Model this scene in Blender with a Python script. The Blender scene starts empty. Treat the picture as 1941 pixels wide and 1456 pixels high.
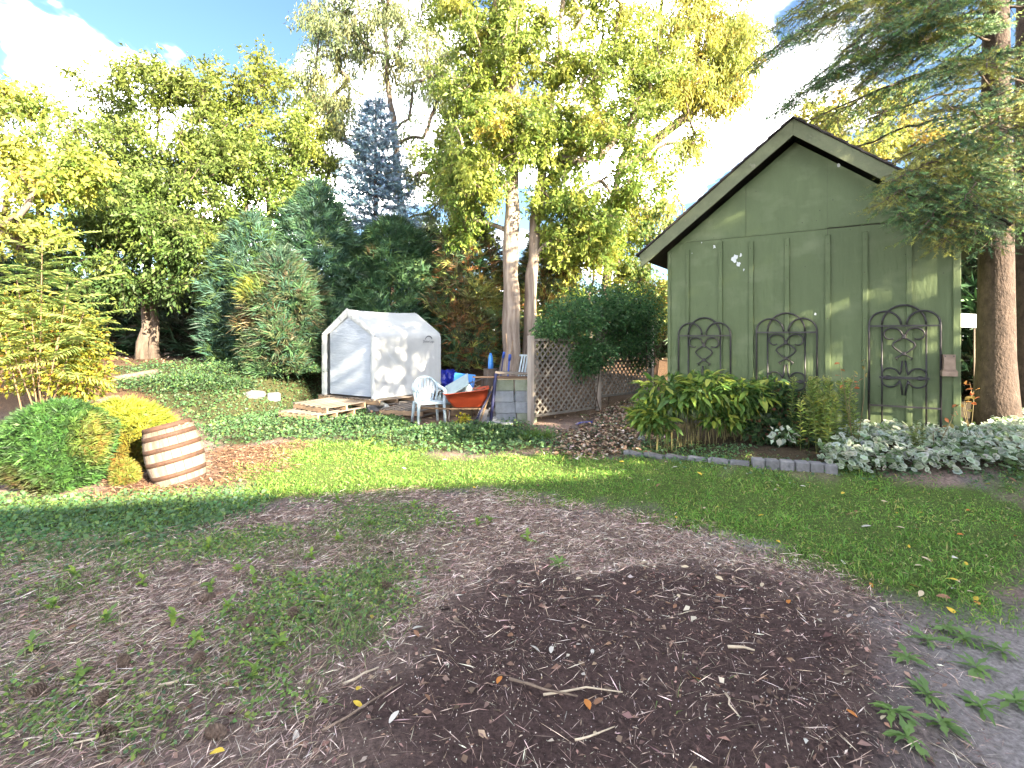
import bpy, bmesh, math, random
import numpy as np
from mathutils import Vector, Matrix, Euler

random.seed(7)
RNG = np.random.default_rng(11)
scn = bpy.context.scene
COL = scn.collection
R = math.radians

# ------------------------------------------------------------------ camera
EYE = 1.6
F = 1000.0            # focal length in photograph pixels (photo 1941 x 1456)
PCX, HOR = 970.5, 640.0
cam_d = bpy.data.cameras.new('camera')
cam_d.sensor_fit = 'HORIZONTAL'
cam_d.sensor_width = 36.0
cam_d.lens = 36.0 * F / 1941.0
cam_d.shift_y = -(728.0 - HOR) / 1941.0
cam_d.clip_end = 1000.0
cam = bpy.data.objects.new('camera', cam_d)
COL.objects.link(cam)
cam.location = (0, 0, EYE)
cam.rotation_euler = (R(90), 0, 0)
scn.camera = cam

# ------------------------------------------------------------------ sky and sun
SUN_EL = R(21.0)
SUN_H = Vector((0.705, -0.709))
SUN_AZ = math.atan2(SUN_H.x, SUN_H.y)
world = bpy.data.worlds.new('World')
scn.world = world
world.use_nodes = True
wn = world.node_tree
for n_ in list(wn.nodes):
    wn.nodes.remove(n_)
w_out = wn.nodes.new('ShaderNodeOutputWorld')
w_bg = wn.nodes.new('ShaderNodeBackground')
w_bg.inputs['Strength'].default_value = 0.15
sky = wn.nodes.new('ShaderNodeTexSky')
sky.sky_type = 'NISHITA'
sky.sun_disc = False
sky.sun_elevation = SUN_EL
sky.sun_rotation = SUN_AZ
sky.air_density = 1.0
sky.dust_density = 0.6
sky.ozone_density = 2.5
tc = wn.nodes.new('ShaderNodeTexCoord')
sep = wn.nodes.new('ShaderNodeSeparateXYZ')
wn.links.new(tc.outputs['Generated'], sep.inputs[0])
addz = wn.nodes.new('ShaderNodeMath'); addz.operation = 'ADD'; addz.inputs[1].default_value = 0.22
wn.links.new(sep.outputs['Z'], addz.inputs[0])
mx = wn.nodes.new('ShaderNodeMath'); mx.operation = 'MAXIMUM'; mx.inputs[1].default_value = 0.08
wn.links.new(addz.outputs[0], mx.inputs[0])
dx = wn.nodes.new('ShaderNodeMath'); dx.operation = 'DIVIDE'
dy = wn.nodes.new('ShaderNodeMath'); dy.operation = 'DIVIDE'
wn.links.new(sep.outputs['X'], dx.inputs[0]); wn.links.new(mx.outputs[0], dx.inputs[1])
wn.links.new(sep.outputs['Y'], dy.inputs[0]); wn.links.new(mx.outputs[0], dy.inputs[1])
cmb = wn.nodes.new('ShaderNodeCombineXYZ')
ox = wn.nodes.new('ShaderNodeMath'); ox.operation = 'ADD'; ox.inputs[1].default_value = .35
wn.links.new(dx.outputs[0], ox.inputs[0]); wn.links.new(ox.outputs[0], cmb.inputs[0]); wn.links.new(dy.outputs[0], cmb.inputs[1])
cmb.inputs[2].default_value = 1.3
cn = wn.nodes.new('ShaderNodeTexNoise')
cn.inputs['Scale'].default_value = 0.85
cn.inputs['Detail'].default_value = 7.0
cn.inputs['Roughness'].default_value = 0.55
cn.inputs['Distortion'].default_value = 0.35
wn.links.new(cmb.outputs[0], cn.inputs['Vector'])
cr = wn.nodes.new('ShaderNodeValToRGB')
cr.color_ramp.elements[0].position = 0.515; cr.color_ramp.elements[0].color = (0, 0, 0, 1)
cr.color_ramp.elements[1].position = 0.86; cr.color_ramp.elements[1].color = (1, 1, 1, 1)
ce = cr.color_ramp.elements.new(.645); ce.color = (.075, .075, .075, 1)
wn.links.new(cn.outputs['Fac'], cr.inputs[0])
cmix = wn.nodes.new('ShaderNodeMix'); cmix.data_type = 'RGBA'
wn.links.new(cr.outputs[0], cmix.inputs['Factor'])
shs = wn.nodes.new('ShaderNodeHueSaturation')
shs.inputs['Saturation'].default_value = 1.05; shs.inputs['Value'].default_value = 0.10
wn.links.new(sky.outputs[0], shs.inputs['Color'])
wn.links.new(shs.outputs[0], cmix.inputs['A'])
cmix.inputs['B'].default_value = (78.0, 74.0, 70.5, 1)
wn.links.new(cmix.outputs['Result'], w_bg.inputs['Color'])
wn.links.new(w_bg.outputs[0], w_out.inputs[0])

sun_d = bpy.data.lights.new('sun', 'SUN')
sun_d.energy = 2.0
sun_d.angle = R(0.5)
sun_d.color = (1.0, 0.86, 0.62)
sun = bpy.data.objects.new('sun', sun_d)
COL.objects.link(sun)
to_sun = Vector((SUN_H.x * math.cos(SUN_EL), SUN_H.y * math.cos(SUN_EL), math.sin(SUN_EL)))
sun.rotation_euler = to_sun.to_track_quat('Z', 'Y').to_euler()
sun.location = (12, -12, 12)

scn.view_settings.view_transform = 'Standard'
scn.view_settings.look = 'None'
scn.view_settings.gamma = 1.0
scn.view_settings.use_curve_mapping = False
scn.view_settings.exposure = 4.7
scn.cycles.max_bounces = 6
scn.cycles.diffuse_bounces = 3
scn.cycles.glossy_bounces = 2
scn.cycles.transmission_bounces = 4
scn.cycles.transparent_max_bounces = 6
scn.cycles.use_denoising = True

# ------------------------------------------------------------------ terrain
def S(t):
    t = np.clip(t, 0, 1)
    return t * t * (3 - 2 * t)

def hash2(i, j, k=0):
    h = (i.astype(np.int64) * 374761393 + j.astype(np.int64) * 668265263 + k * 974634737) & 0x7fffffff
    h = ((h ^ (h >> 13)) * 1274126177) & 0x7fffffff
    return ((h ^ (h >> 16)) & 0xffff) / 65535.0

def vnoise(x, y, k=0):
    x = np.asarray(x, float); y = np.asarray(y, float)
    i = np.floor(x); j = np.floor(y)
    u = S(x - i); v = S(y - j)
    a = hash2(i, j, k); b = hash2(i + 1, j, k); c = hash2(i, j + 1, k); d = hash2(i + 1, j + 1, k)
    return (a * (1 - u) + b * u) * (1 - v) + (c * (1 - u) + d * u) * v

def fbm(x, y, k=0, o=3):
    s = 0; a = .5; t = 0
    for n in range(o):
        s = s + a * vnoise(x * 2 ** n, y * 2 ** n, k + n); t += a; a *= .5
    return s / t

def zg(x, y):
    x = np.asarray(x, float); y = np.asarray(y, float)
    right = .3 * S((x - 1.0) / 2.3) * S((y - 4.8) / 1.6)
    ys = 12.3 - 2.9 * S((-4.4 - x) / 1.6)
    bank = .95 * S((y - ys) / 3.9)
    z = bank + right * (1 - bank / .95)
    near = 1 - S((np.hypot(x, y) - 18) / 10)
    z = z + near * (.05 * (fbm(x * .8 + 4, y * .8, 3) - .5) + .03 * (fbm(x * 3.1, y * 3.1, 5) - .5))
    return z

def zg1(x, y):
    return float(zg(np.array([x]), np.array([y]))[0])

def at(px, py, d):
    return Vector(((px - PCX) / F * d, d, EYE + (HOR - py) / F * d))

def gat(px, py):
    ds = np.linspace(1.5, 60, 4000)
    x = (px - PCX) / F * ds; z = EYE + (HOR - py) / F * ds
    below = z < zg(x, ds)
    i = int(np.argmax(below)) if below.any() else len(ds) - 1
    d = ds[i]
    return Vector(((px - PCX) / F * d, d, zg1((px - PCX) / F * d, d)))

def on_ground(px, d):
    x = (px - PCX) / F * d
    return Vector((x, d, zg1(x, d)))

def gpoly(pts):
    return np.array([tuple(gat(*p))[:2] for p in pts])

def sdist(poly, x, y):
    """signed distance to a polygon, negative inside"""
    x = np.asarray(x, float); y = np.asarray(y, float)
    dmin = np.full(x.shape, 1e9); ins = np.zeros(x.shape, bool)
    n = len(poly)
    for i in range(n):
        ax, ay = poly[i]; bx, by = poly[(i + 1) % n]
        ex, ey = bx - ax, by - ay
        t = np.clip(((x - ax) * ex + (y - ay) * ey) / (ex * ex + ey * ey + 1e-12), 0, 1)
        dmin = np.minimum(dmin, np.hypot(x - ax - t * ex, y - ay - t * ey))
        if abs(ey) > 1e-12:
            c = ((ay > y) != (by > y)) & (x < (bx - ax) * (y - ay) / ey + ax)
            ins ^= c
    return np.where(ins, -dmin, dmin)

def soft(poly, x, y, w=.25, nz=.35, k=0):
    d = sdist(poly, x, y) + nz * ((fbm(np.asarray(x) * 2.2, np.asarray(y) * 2.2, k) - .5) * 2 + .5 * (fbm(np.asarray(x) * 7, np.asarray(y) * 7, k + 5) - .5))
    return np.clip(.5 - d / w, 0, 1)

Z_LAWN = gpoly([(1960, 1190), (1800, 1178), (1690, 1130), (1600, 1090), (1480, 1055), (1370, 1012), (1200, 970), (1060, 948), (930, 932),
                (740, 935), (560, 950), (420, 965), (430, 900), (560, 835), (700, 835), (840, 866), (1050, 862), (1200, 868), (1420, 890), (1570, 900), (1960, 905)])
Z_SOIL = gpoly([(690, 1300), (780, 1180), (900, 1125), (1060, 1088), (1300, 1075), (1500, 1095), (1640, 1145), (1720, 1230), (1760, 1330), (1850, 1700), (420, 1700)])
Z_CLAY = gpoly([(1660, 1190), (1800, 1178), (2100, 1178), (2300, 1700), (1870, 1700), (1760, 1330), (1715, 1230)])
Z_GRAV = gpoly([(1290, 1015), (1380, 1012), (1470, 1035), (1450, 1052), (1340, 1040)])
Z_IVYL = gpoly([(-200, 955), (150, 940), (400, 930), (520, 950), (420, 1000), (330, 1020), (150, 1060), (-200, 1080)])
Z_IVYB = gpoly([(210, 700), (420, 688), (640, 735), (690, 790), (820, 815), (960, 800), (1040, 820), (1035, 850), (930, 862), (760, 856), (700, 838), (540, 832),
                (430, 850), (370, 800), (300, 760)])
Z_PATH = gpoly([(1050, 830), (1180, 762), (1250, 750), (1230, 860), (1060, 862)])
Z_BED = gpoly([(1180, 864), (1420, 884), (1560, 900), (1700, 905), (1960, 905), (1960, 760), (1790, 760), (1250, 760), (1190, 800)])
Z_RUST = gpoly([(380, 900), (420, 850), (560, 838), (540, 880), (470, 915), (330, 935), (200, 950), (230, 910)])

# ------------------------------------------------------------------ materials
MATS = {}
KM = .76      # paint, wood and stone reflectances
KL = .80      # foliage reflectances
def nodes_of(m):
    m.use_nodes = True
    t = m.node_tree
    return t, t.nodes['Principled BSDF']

def mat(name, c1, c2=None, rough=.75, scale=6.0, c3=None, bump=0.0, bscale=None, stretch=(1, 1, 1), metal=0.0, spec=.4, lo=.35, hi=.65, vary=0.0):
    if name in MATS:
        return MATS[name]
    c2 = c2 or tuple(v * .75 for v in c1)
    c1, c2 = tuple(v * KM for v in c1), tuple(v * KM for v in c2)
    c3 = tuple(v * KM for v in c3) if c3 else None
    m = bpy.data.materials.new(name)
    t, p = nodes_of(m)
    p.inputs['Roughness'].default_value = rough
    p.inputs['Metallic'].default_value = metal
    p.inputs['Specular IOR Level'].default_value = spec
    c2 = c2 or tuple(v * .75 for v in c1)
    tcn = t.nodes.new('ShaderNodeTexCoord')
    mp = t.nodes.new('ShaderNodeMapping'); mp.inputs['Scale'].default_value = stretch
    t.links.new(tcn.outputs['Object'], mp.inputs[0])
    nz = t.nodes.new('ShaderNodeTexNoise')
    nz.inputs['Scale'].default_value = scale; nz.inputs['Detail'].default_value = 8; nz.inputs['Roughness'].default_value = .62
    t.links.new(mp.outputs[0], nz.inputs['Vector'])
    rp = t.nodes.new('ShaderNodeValToRGB')
    rp.color_ramp.elements[0].position = lo; rp.color_ramp.elements[0].color = (*c1, 1)
    rp.color_ramp.elements[1].position = hi; rp.color_ramp.elements[1].color = (*c2, 1)
    if c3:
        e = rp.color_ramp.elements.new(min(hi + .12, .95)); e.color = (*c3, 1)
    t.links.new(nz.outputs['Fac'], rp.inputs[0])
    colout = rp.outputs[0]
    if vary:
        oi = t.nodes.new('ShaderNodeObjectInfo')
        mr = t.nodes.new('ShaderNodeMapRange'); mr.inputs['To Min'].default_value = 1 - vary; mr.inputs['To Max'].default_value = 1 + vary
        t.links.new(oi.outputs['Random'], mr.inputs['Value'])
        hs = t.nodes.new('ShaderNodeHueSaturation')
        t.links.new(mr.outputs[0], hs.inputs['Value']); t.links.new(colout, hs.inputs['Color'])
        colout = hs.outputs[0]
    t.links.new(colout, p.inputs['Base Color'])
    if bump:
        n2 = t.nodes.new('ShaderNodeTexNoise'); n2.inputs['Scale'].default_value = bscale or scale * 4; n2.inputs['Detail'].default_value = 6
        t.links.new(mp.outputs[0], n2.inputs['Vector'])
        b = t.nodes.new('ShaderNodeBump'); b.inputs['Strength'].default_value = bump; b.inputs['Distance'].default_value = .02
        t.links.new(n2.outputs['Fac'], b.inputs['Height']); t.links.new(b.outputs[0], p.inputs['Normal'])
    MATS[name] = m
    return m

def leaf_mat(name, trans=.35, rough=.55, spec=.35):
    if name in MATS:
        return MATS[name]
    m = bpy.data.materials.new(name)
    t, p = nodes_of(m)
    a = t.nodes.new('ShaderNodeAttribute'); a.attribute_name = 'col'
    t.links.new(a.outputs['Color'], p.inputs['Base Color'])
    p.inputs['Roughness'].default_value = rough
    p.inputs['Specular IOR Level'].default_value = spec
    out = t.nodes['Material Output']
    if trans > 0:
        tr = t.nodes.new('ShaderNodeBsdfTranslucent')
        t.links.new(a.outputs['Color'], tr.inputs['Color'])
        mxs = t.nodes.new('ShaderNodeMixShader'); mxs.inputs[0].default_value = trans
        t.links.new(p.outputs[0], mxs.inputs[1]); t.links.new(tr.outputs[0], mxs.inputs[2])
        t.links.new(mxs.outputs[0], out.inputs['Surface'])
    MATS[name] = m
    return m

LEAF = leaf_mat('leaf', .46)
NEEDLE = leaf_mat('needle', .15, .6)
LITTER = leaf_mat('litter', .0, .85, .2)
GRASSM = leaf_mat('grass_blade', .42, .5)
BARK = mat('bark_grey', (.16, .125, .10), (.07, .052, .042), .9, 9, (.25, .21, .18), bump=.9, bscale=22, stretch=(1, 1, .18))
BARKP = mat('bark_pale', (.40, .33, .27), (.17, .125, .10), .9, 11, (.50, .44, .38), bump=1.0, bscale=26, stretch=(1, 1, .10))
BARKS = mat('bark_spruce', (.10, .07, .057), (.045, .031, .026), .95, 14, (.18, .145, .125), bump=1.0, bscale=38, stretch=(1, 1, .6))
TWIG = mat('twig_brown', (.12, .085, .06), (.06, .042, .03), .9, 12)

# ------------------------------------------------------------------ mesh helpers
def tag(o, label=None, cat=None, group=None, kind=None):
    if label: o['label'] = label
    if cat: o['category'] = cat
    if group: o['group'] = group
    if kind: o['kind'] = kind
    return o

def thing(name, label, cat, loc=(0, 0, 0), rz=0.0, group=None, rot=None):
    o = bpy.data.objects.new(name, None)
    o.empty_display_size = .2
    COL.objects.link(o)
    o.location = loc
    o.rotation_euler = rot if rot is not None else (0, 0, rz)
    return tag(o, label, cat, group)

def link(name, me, m=None, parent=None):
    o = bpy.data.objects.new(name, me)
    COL.objects.link(o)
    if m is not None and not me.materials:
        me.materials.append(m)
    if parent is not None:
        o.parent = parent
    return o

def npmesh(name, V, Fq, m, parent=None, col=None, smooth=False):
    """V (n,3); Fq list of int arrays (k,3) or (k,4)"""
    if not isinstance(Fq, (list, tuple)):
        Fq = [Fq]
    me = bpy.data.meshes.new(name)
    V = np.ascontiguousarray(V, np.float32)
    me.vertices.add(len(V)); me.vertices.foreach_set('co', V.ravel())
    loops = np.concatenate([f.ravel() for f in Fq]).astype(np.int32)
    tot = np.concatenate([np.full(len(f), f.shape[1], np.int32) for f in Fq])
    st = np.concatenate([[0], np.cumsum(tot)[:-1]]).astype(np.int32)
    me.loops.add(len(loops)); me.loops.foreach_set('vertex_index', loops)
    me.polygons.add(len(tot)); me.polygons.foreach_set('loop_start', st)
    if smooth:
        me.polygons.foreach_set('use_smooth', np.ones(len(tot), bool))
    me.update(calc_edges=True)
    if col is not None:
        a = me.color_attributes.new('col', 'FLOAT_COLOR', 'POINT')
        c4 = np.ones((len(V), 4), np.float32); c4[:, :3] = col
        a.data.foreach_set('color', c4.ravel())
    me.materials.append(m)
    return link(name, me, None, parent)

class MB:
    """collects boxes, tubes and prisms; build() links them as one mesh object"""
    def __init__(s):
        s.v = []; s.f = []
    def add(s, vs, fs):
        b = len(s.v)
        s.v += [tuple(v) for v in vs]; s.f += [tuple(i + b for i in f) for f in fs]
        return s
    def box(s, c, size, M=None):
        x, y, z = (a / 2 for a in size)
        vs = [Vector((sx * x, sy * y, sz * z)) for sz in (-1, 1) for sy in (-1, 1) for sx in (-1, 1)]
        if M is not None: vs = [M @ v for v in vs]
        c = Vector(c)
        return s.add([v + c for v in vs], [(0, 2, 3, 1), (4, 5, 7, 6), (0, 1, 5, 4), (2, 6, 7, 3), (0, 4, 6, 2), (1, 3, 7, 5)])
    def bar(s, a, b, w, t, up=(0, 0, 1)):
        a = Vector(a); b = Vector(b); d = (b - a); L = d.length; d.normalize()
        u = Vector(up); sd = d.cross(u)
        if sd.length < 1e-4: sd = d.cross(Vector((1, 0, 0)))
        sd.normalize(); n = sd.cross(d)
        M = Matrix((sd, d, n)).transposed()
        return s.box((a + b) / 2, (w, L, t), M)
    def tube(s, pts, r, n=6, closed=False, cap=True):
        pts = [Vector(p) for p in pts]; m = len(pts)
        rr = r if isinstance(r, (list, tuple)) else [r] * m
        vs = []; prev = None
        for i, p in enumerate(pts):
            a = pts[i - 1] if (i > 0 or closed) else p
            b = pts[(i + 1) % m] if (i < m - 1 or closed) else p
            d = (b - a).normalized()
            if prev is None:
                q = d.cross(Vector((0, 0, 1)))
                if q.length < .1: q = d.cross(Vector((1, 0, 0)))
            else:
                q = prev - d * prev.dot(d)
            q.normalize(); prev = q; w = d.cross(q)
            for k in range(n):
                an = 2 * math.pi * k / n
                vs.append(p + (q * math.cos(an) + w * math.sin(an)) * rr[i])
        fs = []
        for i in range(m if closed else m - 1):
            j = (i + 1) % m
            for k in range(n):
                l = (k + 1) % n
                fs.append((i * n + k, i * n + l, j * n + l, j * n + k))
        if cap and not closed:
            fs.append(tuple(reversed(range(n)))); fs.append(tuple((m - 1) * n + k for k in range(n)))
        return s.add(vs, fs)
    def prism(s, poly, axis_a, axis_b, ext, o=(0, 0, 0)):
        """polygon in plane (a,b) extruded by vector ext"""
        o = Vector(o); A = Vector(axis_a); B = Vector(axis_b); E_ = Vector(ext); n = len(poly)
        v0 = [o + A * p[0] + B * p[1] for p in poly]
        return s.add(v0 + [v + E_ for v in v0], [tuple(reversed(range(n))), tuple(range(n, 2 * n))] + [(i, (i + 1) % n, n + (i + 1) % n, n + i) for i in range(n)])
    def lathe(s, prof, n=20, cap=True):
        vs = [(r * math.cos(2 * math.pi * k / n), r * math.sin(2 * math.pi * k / n), z) for r, z in prof for k in range(n)]
        fs = [(i * n + k, i * n + (k + 1) % n, (i + 1) * n + (k + 1) % n, (i + 1) * n + k) for i in range(len(prof) - 1) for k in range(n)]
        if cap:
            fs += [tuple(reversed(range(n))), tuple((len(prof) - 1) * n + k for k in range(n))]
        return s.add(vs, fs)
    def mesh(s, name, m, smooth=False, bevel=0.0):
        me = bpy.data.meshes.new(name)
        me.from_pydata(s.v, [], s.f)
        bm = bmesh.new(); bm.from_mesh(me)
        bmesh.ops.recalc_face_normals(bm, faces=bm.faces)
        if bevel > 0:
            bmesh.ops.bevel(bm, geom=list(bm.edges), offset=bevel, segments=1, affect='EDGES', clamp_overlap=True)
        bm.to_mesh(me); bm.free()
        if smooth:
            for p in me.polygons: p.use_smooth = True
        me.materials.append(m)
        return me
    def build(s, name, m, parent=None, smooth=False, bevel=0.0):
        return link(name, s.mesh(name, m, smooth, bevel), None, parent)

def unit(a):
    return a / (np.linalg.norm(a, axis=-1, keepdims=True) + 1e-9)

def tubes(P0, P1, R0, R1, k=5):
    D = unit(P1 - P0)
    ref = np.where(np.abs(D[:, 2:3]) < .9, np.array([[0, 0, 1.]]), np.array([[1., 0, 0]]))
    A = unit(np.cross(D, ref)); B = np.cross(D, A)
    an = np.arange(k) * 2 * np.pi / k
    ring = A[:, None, :] * np.cos(an)[None, :, None] + B[:, None, :] * np.sin(an)[None, :, None]
    V = np.concatenate([P0[:, None] + ring * R0[:, None, None], P1[:, None] + ring * R1[:, None, None]], 1)
    n = len(P0); base = (np.arange(n) * 2 * k)[:, None]
    i = np.arange(k); j = (i + 1) % k
    q = np.stack([i, j, j + k, i + k], 1)
    return V.reshape(-1, 3), (base[:, None] + q[None]).reshape(-1, 4)

def pal(n, spec, jit=.18, rng=RNG):
    """n random colours out of [(rgb, weight), ...]"""
    cs = np.array([c for c, w in spec], float) * KL; w = np.array([w for c, w in spec], float); w /= w.sum()
    c = cs[rng.choice(len(cs), n, p=w)]
    return np.clip(c * (1 + jit * rng.standard_normal((n, 1))) * (1 + .06 * rng.standard_normal((n, 3))), .003, .95)

def leaves(C, D, L, W, col, rng=RNG, fold=.25, droop=.15, up=None, shape=.42):
    """a folded pointed quad per leaf -> V, quads, colours"""
    n = len(C); D = unit(D)
    ref = rng.standard_normal((n, 3)) if up is None else up + .35 * rng.standard_normal((n, 3))
    Sd = unit(np.cross(D, ref)); N = np.cross(Sd, D)
    L = np.broadcast_to(np.asarray(L, float), (n,))[:, None]; W = np.broadcast_to(np.asarray(W, float), (n,))[:, None]
    m = C + D * L * shape
    V = np.stack([C, m + Sd * W / 2 + N * W * fold, C + D * L - np.array([0, 0, 1.]) * L * droop, m - Sd * W / 2 + N * W * fold], 1)
    q = np.arange(n)[:, None] * 4 + np.arange(4)[None]
    return V.reshape(-1, 3), q, np.repeat(col, 4, 0)

def needles(P0, D, Ln, per, nl, nw, col, rng=RNG, fwd=.55):
    """needle triangles round each twig"""
    n = len(P0); D = unit(D)
    ref = rng.standard_normal((n, 3)); A = unit(np.cross(D, ref)); B = np.cross(D, A)
    t = (np.arange(per)[None] + rng.random((n, per))) / per
    an = rng.random((n, per)) * 2 * np.pi
    rad = A[:, None] * np.cos(an)[..., None] + B[:, None] * np.sin(an)[..., None]
    base = P0[:, None] + D[:, None] * (t * Ln[:, None])[..., None]
    nd = unit(D[:, None] * fwd + rad)
    sd = unit(np.cross(nd, D[:, None] + .01)) * nw / 2
    tip = base + nd * nl * (.8 + .4 * rng.random((n, per, 1)))
    V = np.stack([base - sd, base + sd, tip], 2).reshape(-1, 3)
    q = np.arange(n * per)[:, None] * 3 + np.arange(3)[None]
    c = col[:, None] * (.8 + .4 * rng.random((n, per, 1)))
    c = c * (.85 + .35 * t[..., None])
    return V, q, np.repeat(c.reshape(-1, 3), 3, 0)

def join(parts):
    Vs = []; Qs = {}; Cs = []; off = 0
    for V, q, c in parts:
        Vs.append(V); Cs.append(c); Qs.setdefault(q.shape[1], []).append(q + off); off += len(V)
    return np.concatenate(Vs), [np.concatenate(v) for v in Qs.values()], np.concatenate(Cs)

# ------------------------------------------------------------------ ground sheet
def axis(a, b, fine0, fine1, step):
    f = np.arange(fine0, fine1 + 1e-6, step)
    def grow(start, end, sgn):
        out = []; s = step; p = start
        while (p - end) * sgn < 0:
            s *= 1.22; p += sgn * s; out.append(p)
        return out
    return np.array(sorted(grow(fine0, a, -1)) + list(f) + grow(fine1, b, 1))

gx = axis(-220, 220, -8.0, 7.5, .065)
gy = axis(-120, 320, 1.3, 12.0, .055)
GX, GY = np.meshgrid(gx, gy)
x_ = GX.ravel(); y_ = GY.ravel()
z_ = zg(x_, y_)
mk = lambda p, w=.25, nz=.3, k=0: soft(p, x_, y_, w, nz, k)[:, None]
near_ = (np.hypot(x_, y_) < 14)
def ztop(x, y):
    x = np.asarray(x, float); y = np.asarray(y, float)
    return zg(x, y) + (np.hypot(x, y) < 14) * (.018 * (fbm(x * 9, y * 9, 21, 2) - .5)) + soft(Z_SOIL, x, y, .25, .3, 0) * (.085 * (fbm(x * 5, y * 5, 31, 3) - .45) + .04)
z_ = ztop(x_, y_)
cA = lambda r, g, b: np.array([[r, g, b]])
nb = fbm(x_ * 1.3, y_ * 1.3, 40)[:, None]
colr = cA(.225, .165, .145) * (1 - nb) + cA(.135, .098, .085) * nb                    # needle litter
bare = np.clip((fbm(x_ * 1.6 + 9, y_ * 1.6, 55)[:, None] - .58) * 7, 0, 1)
colr = colr * (1 - bare) + cA(.15, .128, .125) * bare
def lay(c, m):
    global colr
    colr = colr * (1 - m) + c * m
far = S((y_ - 9.0) / 2.0)[:, None]
lay(cA(.085, .052, .032), far)                                                        # leaf litter bank
lay(cA(.075, .060, .045), mk(Z_PATH, .4))
lay(cA(.05, .038, .024), mk(Z_BED, .3))
lay(cA(.10, .062, .042), mk(Z_RUST, .3))
lay(cA(.045, .045, .020), mk(Z_IVYB, .4)); lay(cA(.05, .05, .022), mk(Z_IVYL, .5))
lay(cA(.070, .105, .025), mk(Z_LAWN, .35, .4))
lay(cA(.064, .041, .038), mk(Z_SOIL, .55, .45))
lay(cA(.23, .21, .21), mk(Z_CLAY, .5, .15)); lay(cA(.25, .23, .22), mk(Z_GRAV, .2, .1))
ny, nx = GX.shape
ii = (np.arange(ny - 1)[:, None] * nx + np.arange(nx - 1)[None]).ravel()
GQ = np.stack([ii, ii + 1, ii + nx + 1, ii + nx], 1)
gm = bpy.data.materials.new('ground_soil')
t, p = nodes_of(gm)
a = t.nodes.new('ShaderNodeAttribute'); a.attribute_name = 'col'
tcn = t.nodes.new('ShaderNodeTexCoord')
n1 = t.nodes.new('ShaderNodeTexNoise'); n1.inputs['Scale'].default_value = 38; n1.inputs['Detail'].default_value = 8; n1.inputs['Roughness'].default_value = .7
t.links.new(tcn.outputs['Object'], n1.inputs['Vector'])
mr = t.nodes.new('ShaderNodeMapRange'); mr.inputs['From Min'].default_value = .3; mr.inputs['From Max'].default_value = .7
mr.inputs['To Min'].default_value = .45; mr.inputs['To Max'].default_value = 1.55
t.links.new(n1.outputs['Fac'], mr.inputs['Value'])
mxn = t.nodes.new('ShaderNodeMix'); mxn.data_type = 'RGBA'; mxn.blend_type = 'MULTIPLY'; mxn.inputs['Factor'].default_value = 1
t.links.new(a.outputs['Color'], mxn.inputs['A']); t.links.new(mr.outputs[0], mxn.inputs['B'])
t.links.new(mxn.outputs['Result'], p.inputs['Base Color'])
p.inputs['Roughness'].default_value = .95; p.inputs['Specular IOR Level'].default_value = .15
bp = t.nodes.new('ShaderNodeBump'); bp.inputs['Strength'].default_value = .9; bp.inputs['Distance'].default_value = .035
t.links.new(n1.outputs['Fac'], bp.inputs['Height']); t.links.new(bp.outputs[0], p.inputs['Normal'])
g = npmesh('ground', np.stack([x_, y_, z_], 1), GQ, gm, None, colr, True)
tag(g, kind='structure', label='bare soil, needle litter and clay of the back yard', cat='ground')

zs = ztop

# ------------------------------------------------------------------ unseen building added behind the camera to shade the foreground
def unseen_house():
    h = thing('unseen_house', 'unseen brick building added behind the camera to shade the foreground', 'unseen_house', (13.5, -8.6, 0), R(11))
    brick = mat('house_brick', (.30, .17, .12), (.22, .12, .085), .9, 14, bump=.3)
    roofm = mat('house_roof', (.07, .065, .06), (.045, .04, .04), .95, 30, bump=.5)
    glass = mat('house_glass', (.03, .04, .05), (.05, .06, .07), .1, 2)
    trim = mat('house_trim', (.7, .68, .64), (.6, .58, .55), .6, 8)
    HW, HD, HH, RH = 8.0, 3.8, 5.2, 7.6
    MB().prism([(-HD, 0), (HD, 0), (HD, HH), (0, RH - .2), (-HD, HH)], (0, 1, 0), (0, 0, 1), (2 * HW, 0, 0), (-HW, 0, 0)).build('wall', brick, h)
    for s in (-1, 1):
        MB().prism([(s * (HD + .45), HH - .3), (0, RH), (0, RH + .16), (s * (HD + .5), HH - .14)], (0, 1, 0), (0, 0, 1), (2 * HW + .8, 0, 0), (-HW - .4, 0, 0)).build('roof', roofm, h)
    for x in (-6, -3, 2.5, 6):
        w = MB().box((x, HD + .02, 1.55), (1.3, .06, 1.2)).build('window', trim, h)
        MB().box((x, HD + .06, 1.55), (1.15, .03, 1.05)).build('pane', glass, w)
    MB().box((0, HD + .03, 1.05), (.95, .06, 2.1)).build('door', trim, h)
unseen_house()

# ------------------------------------------------------------------ trees
def vec(v): return np.array(tuple(v), float)

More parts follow.
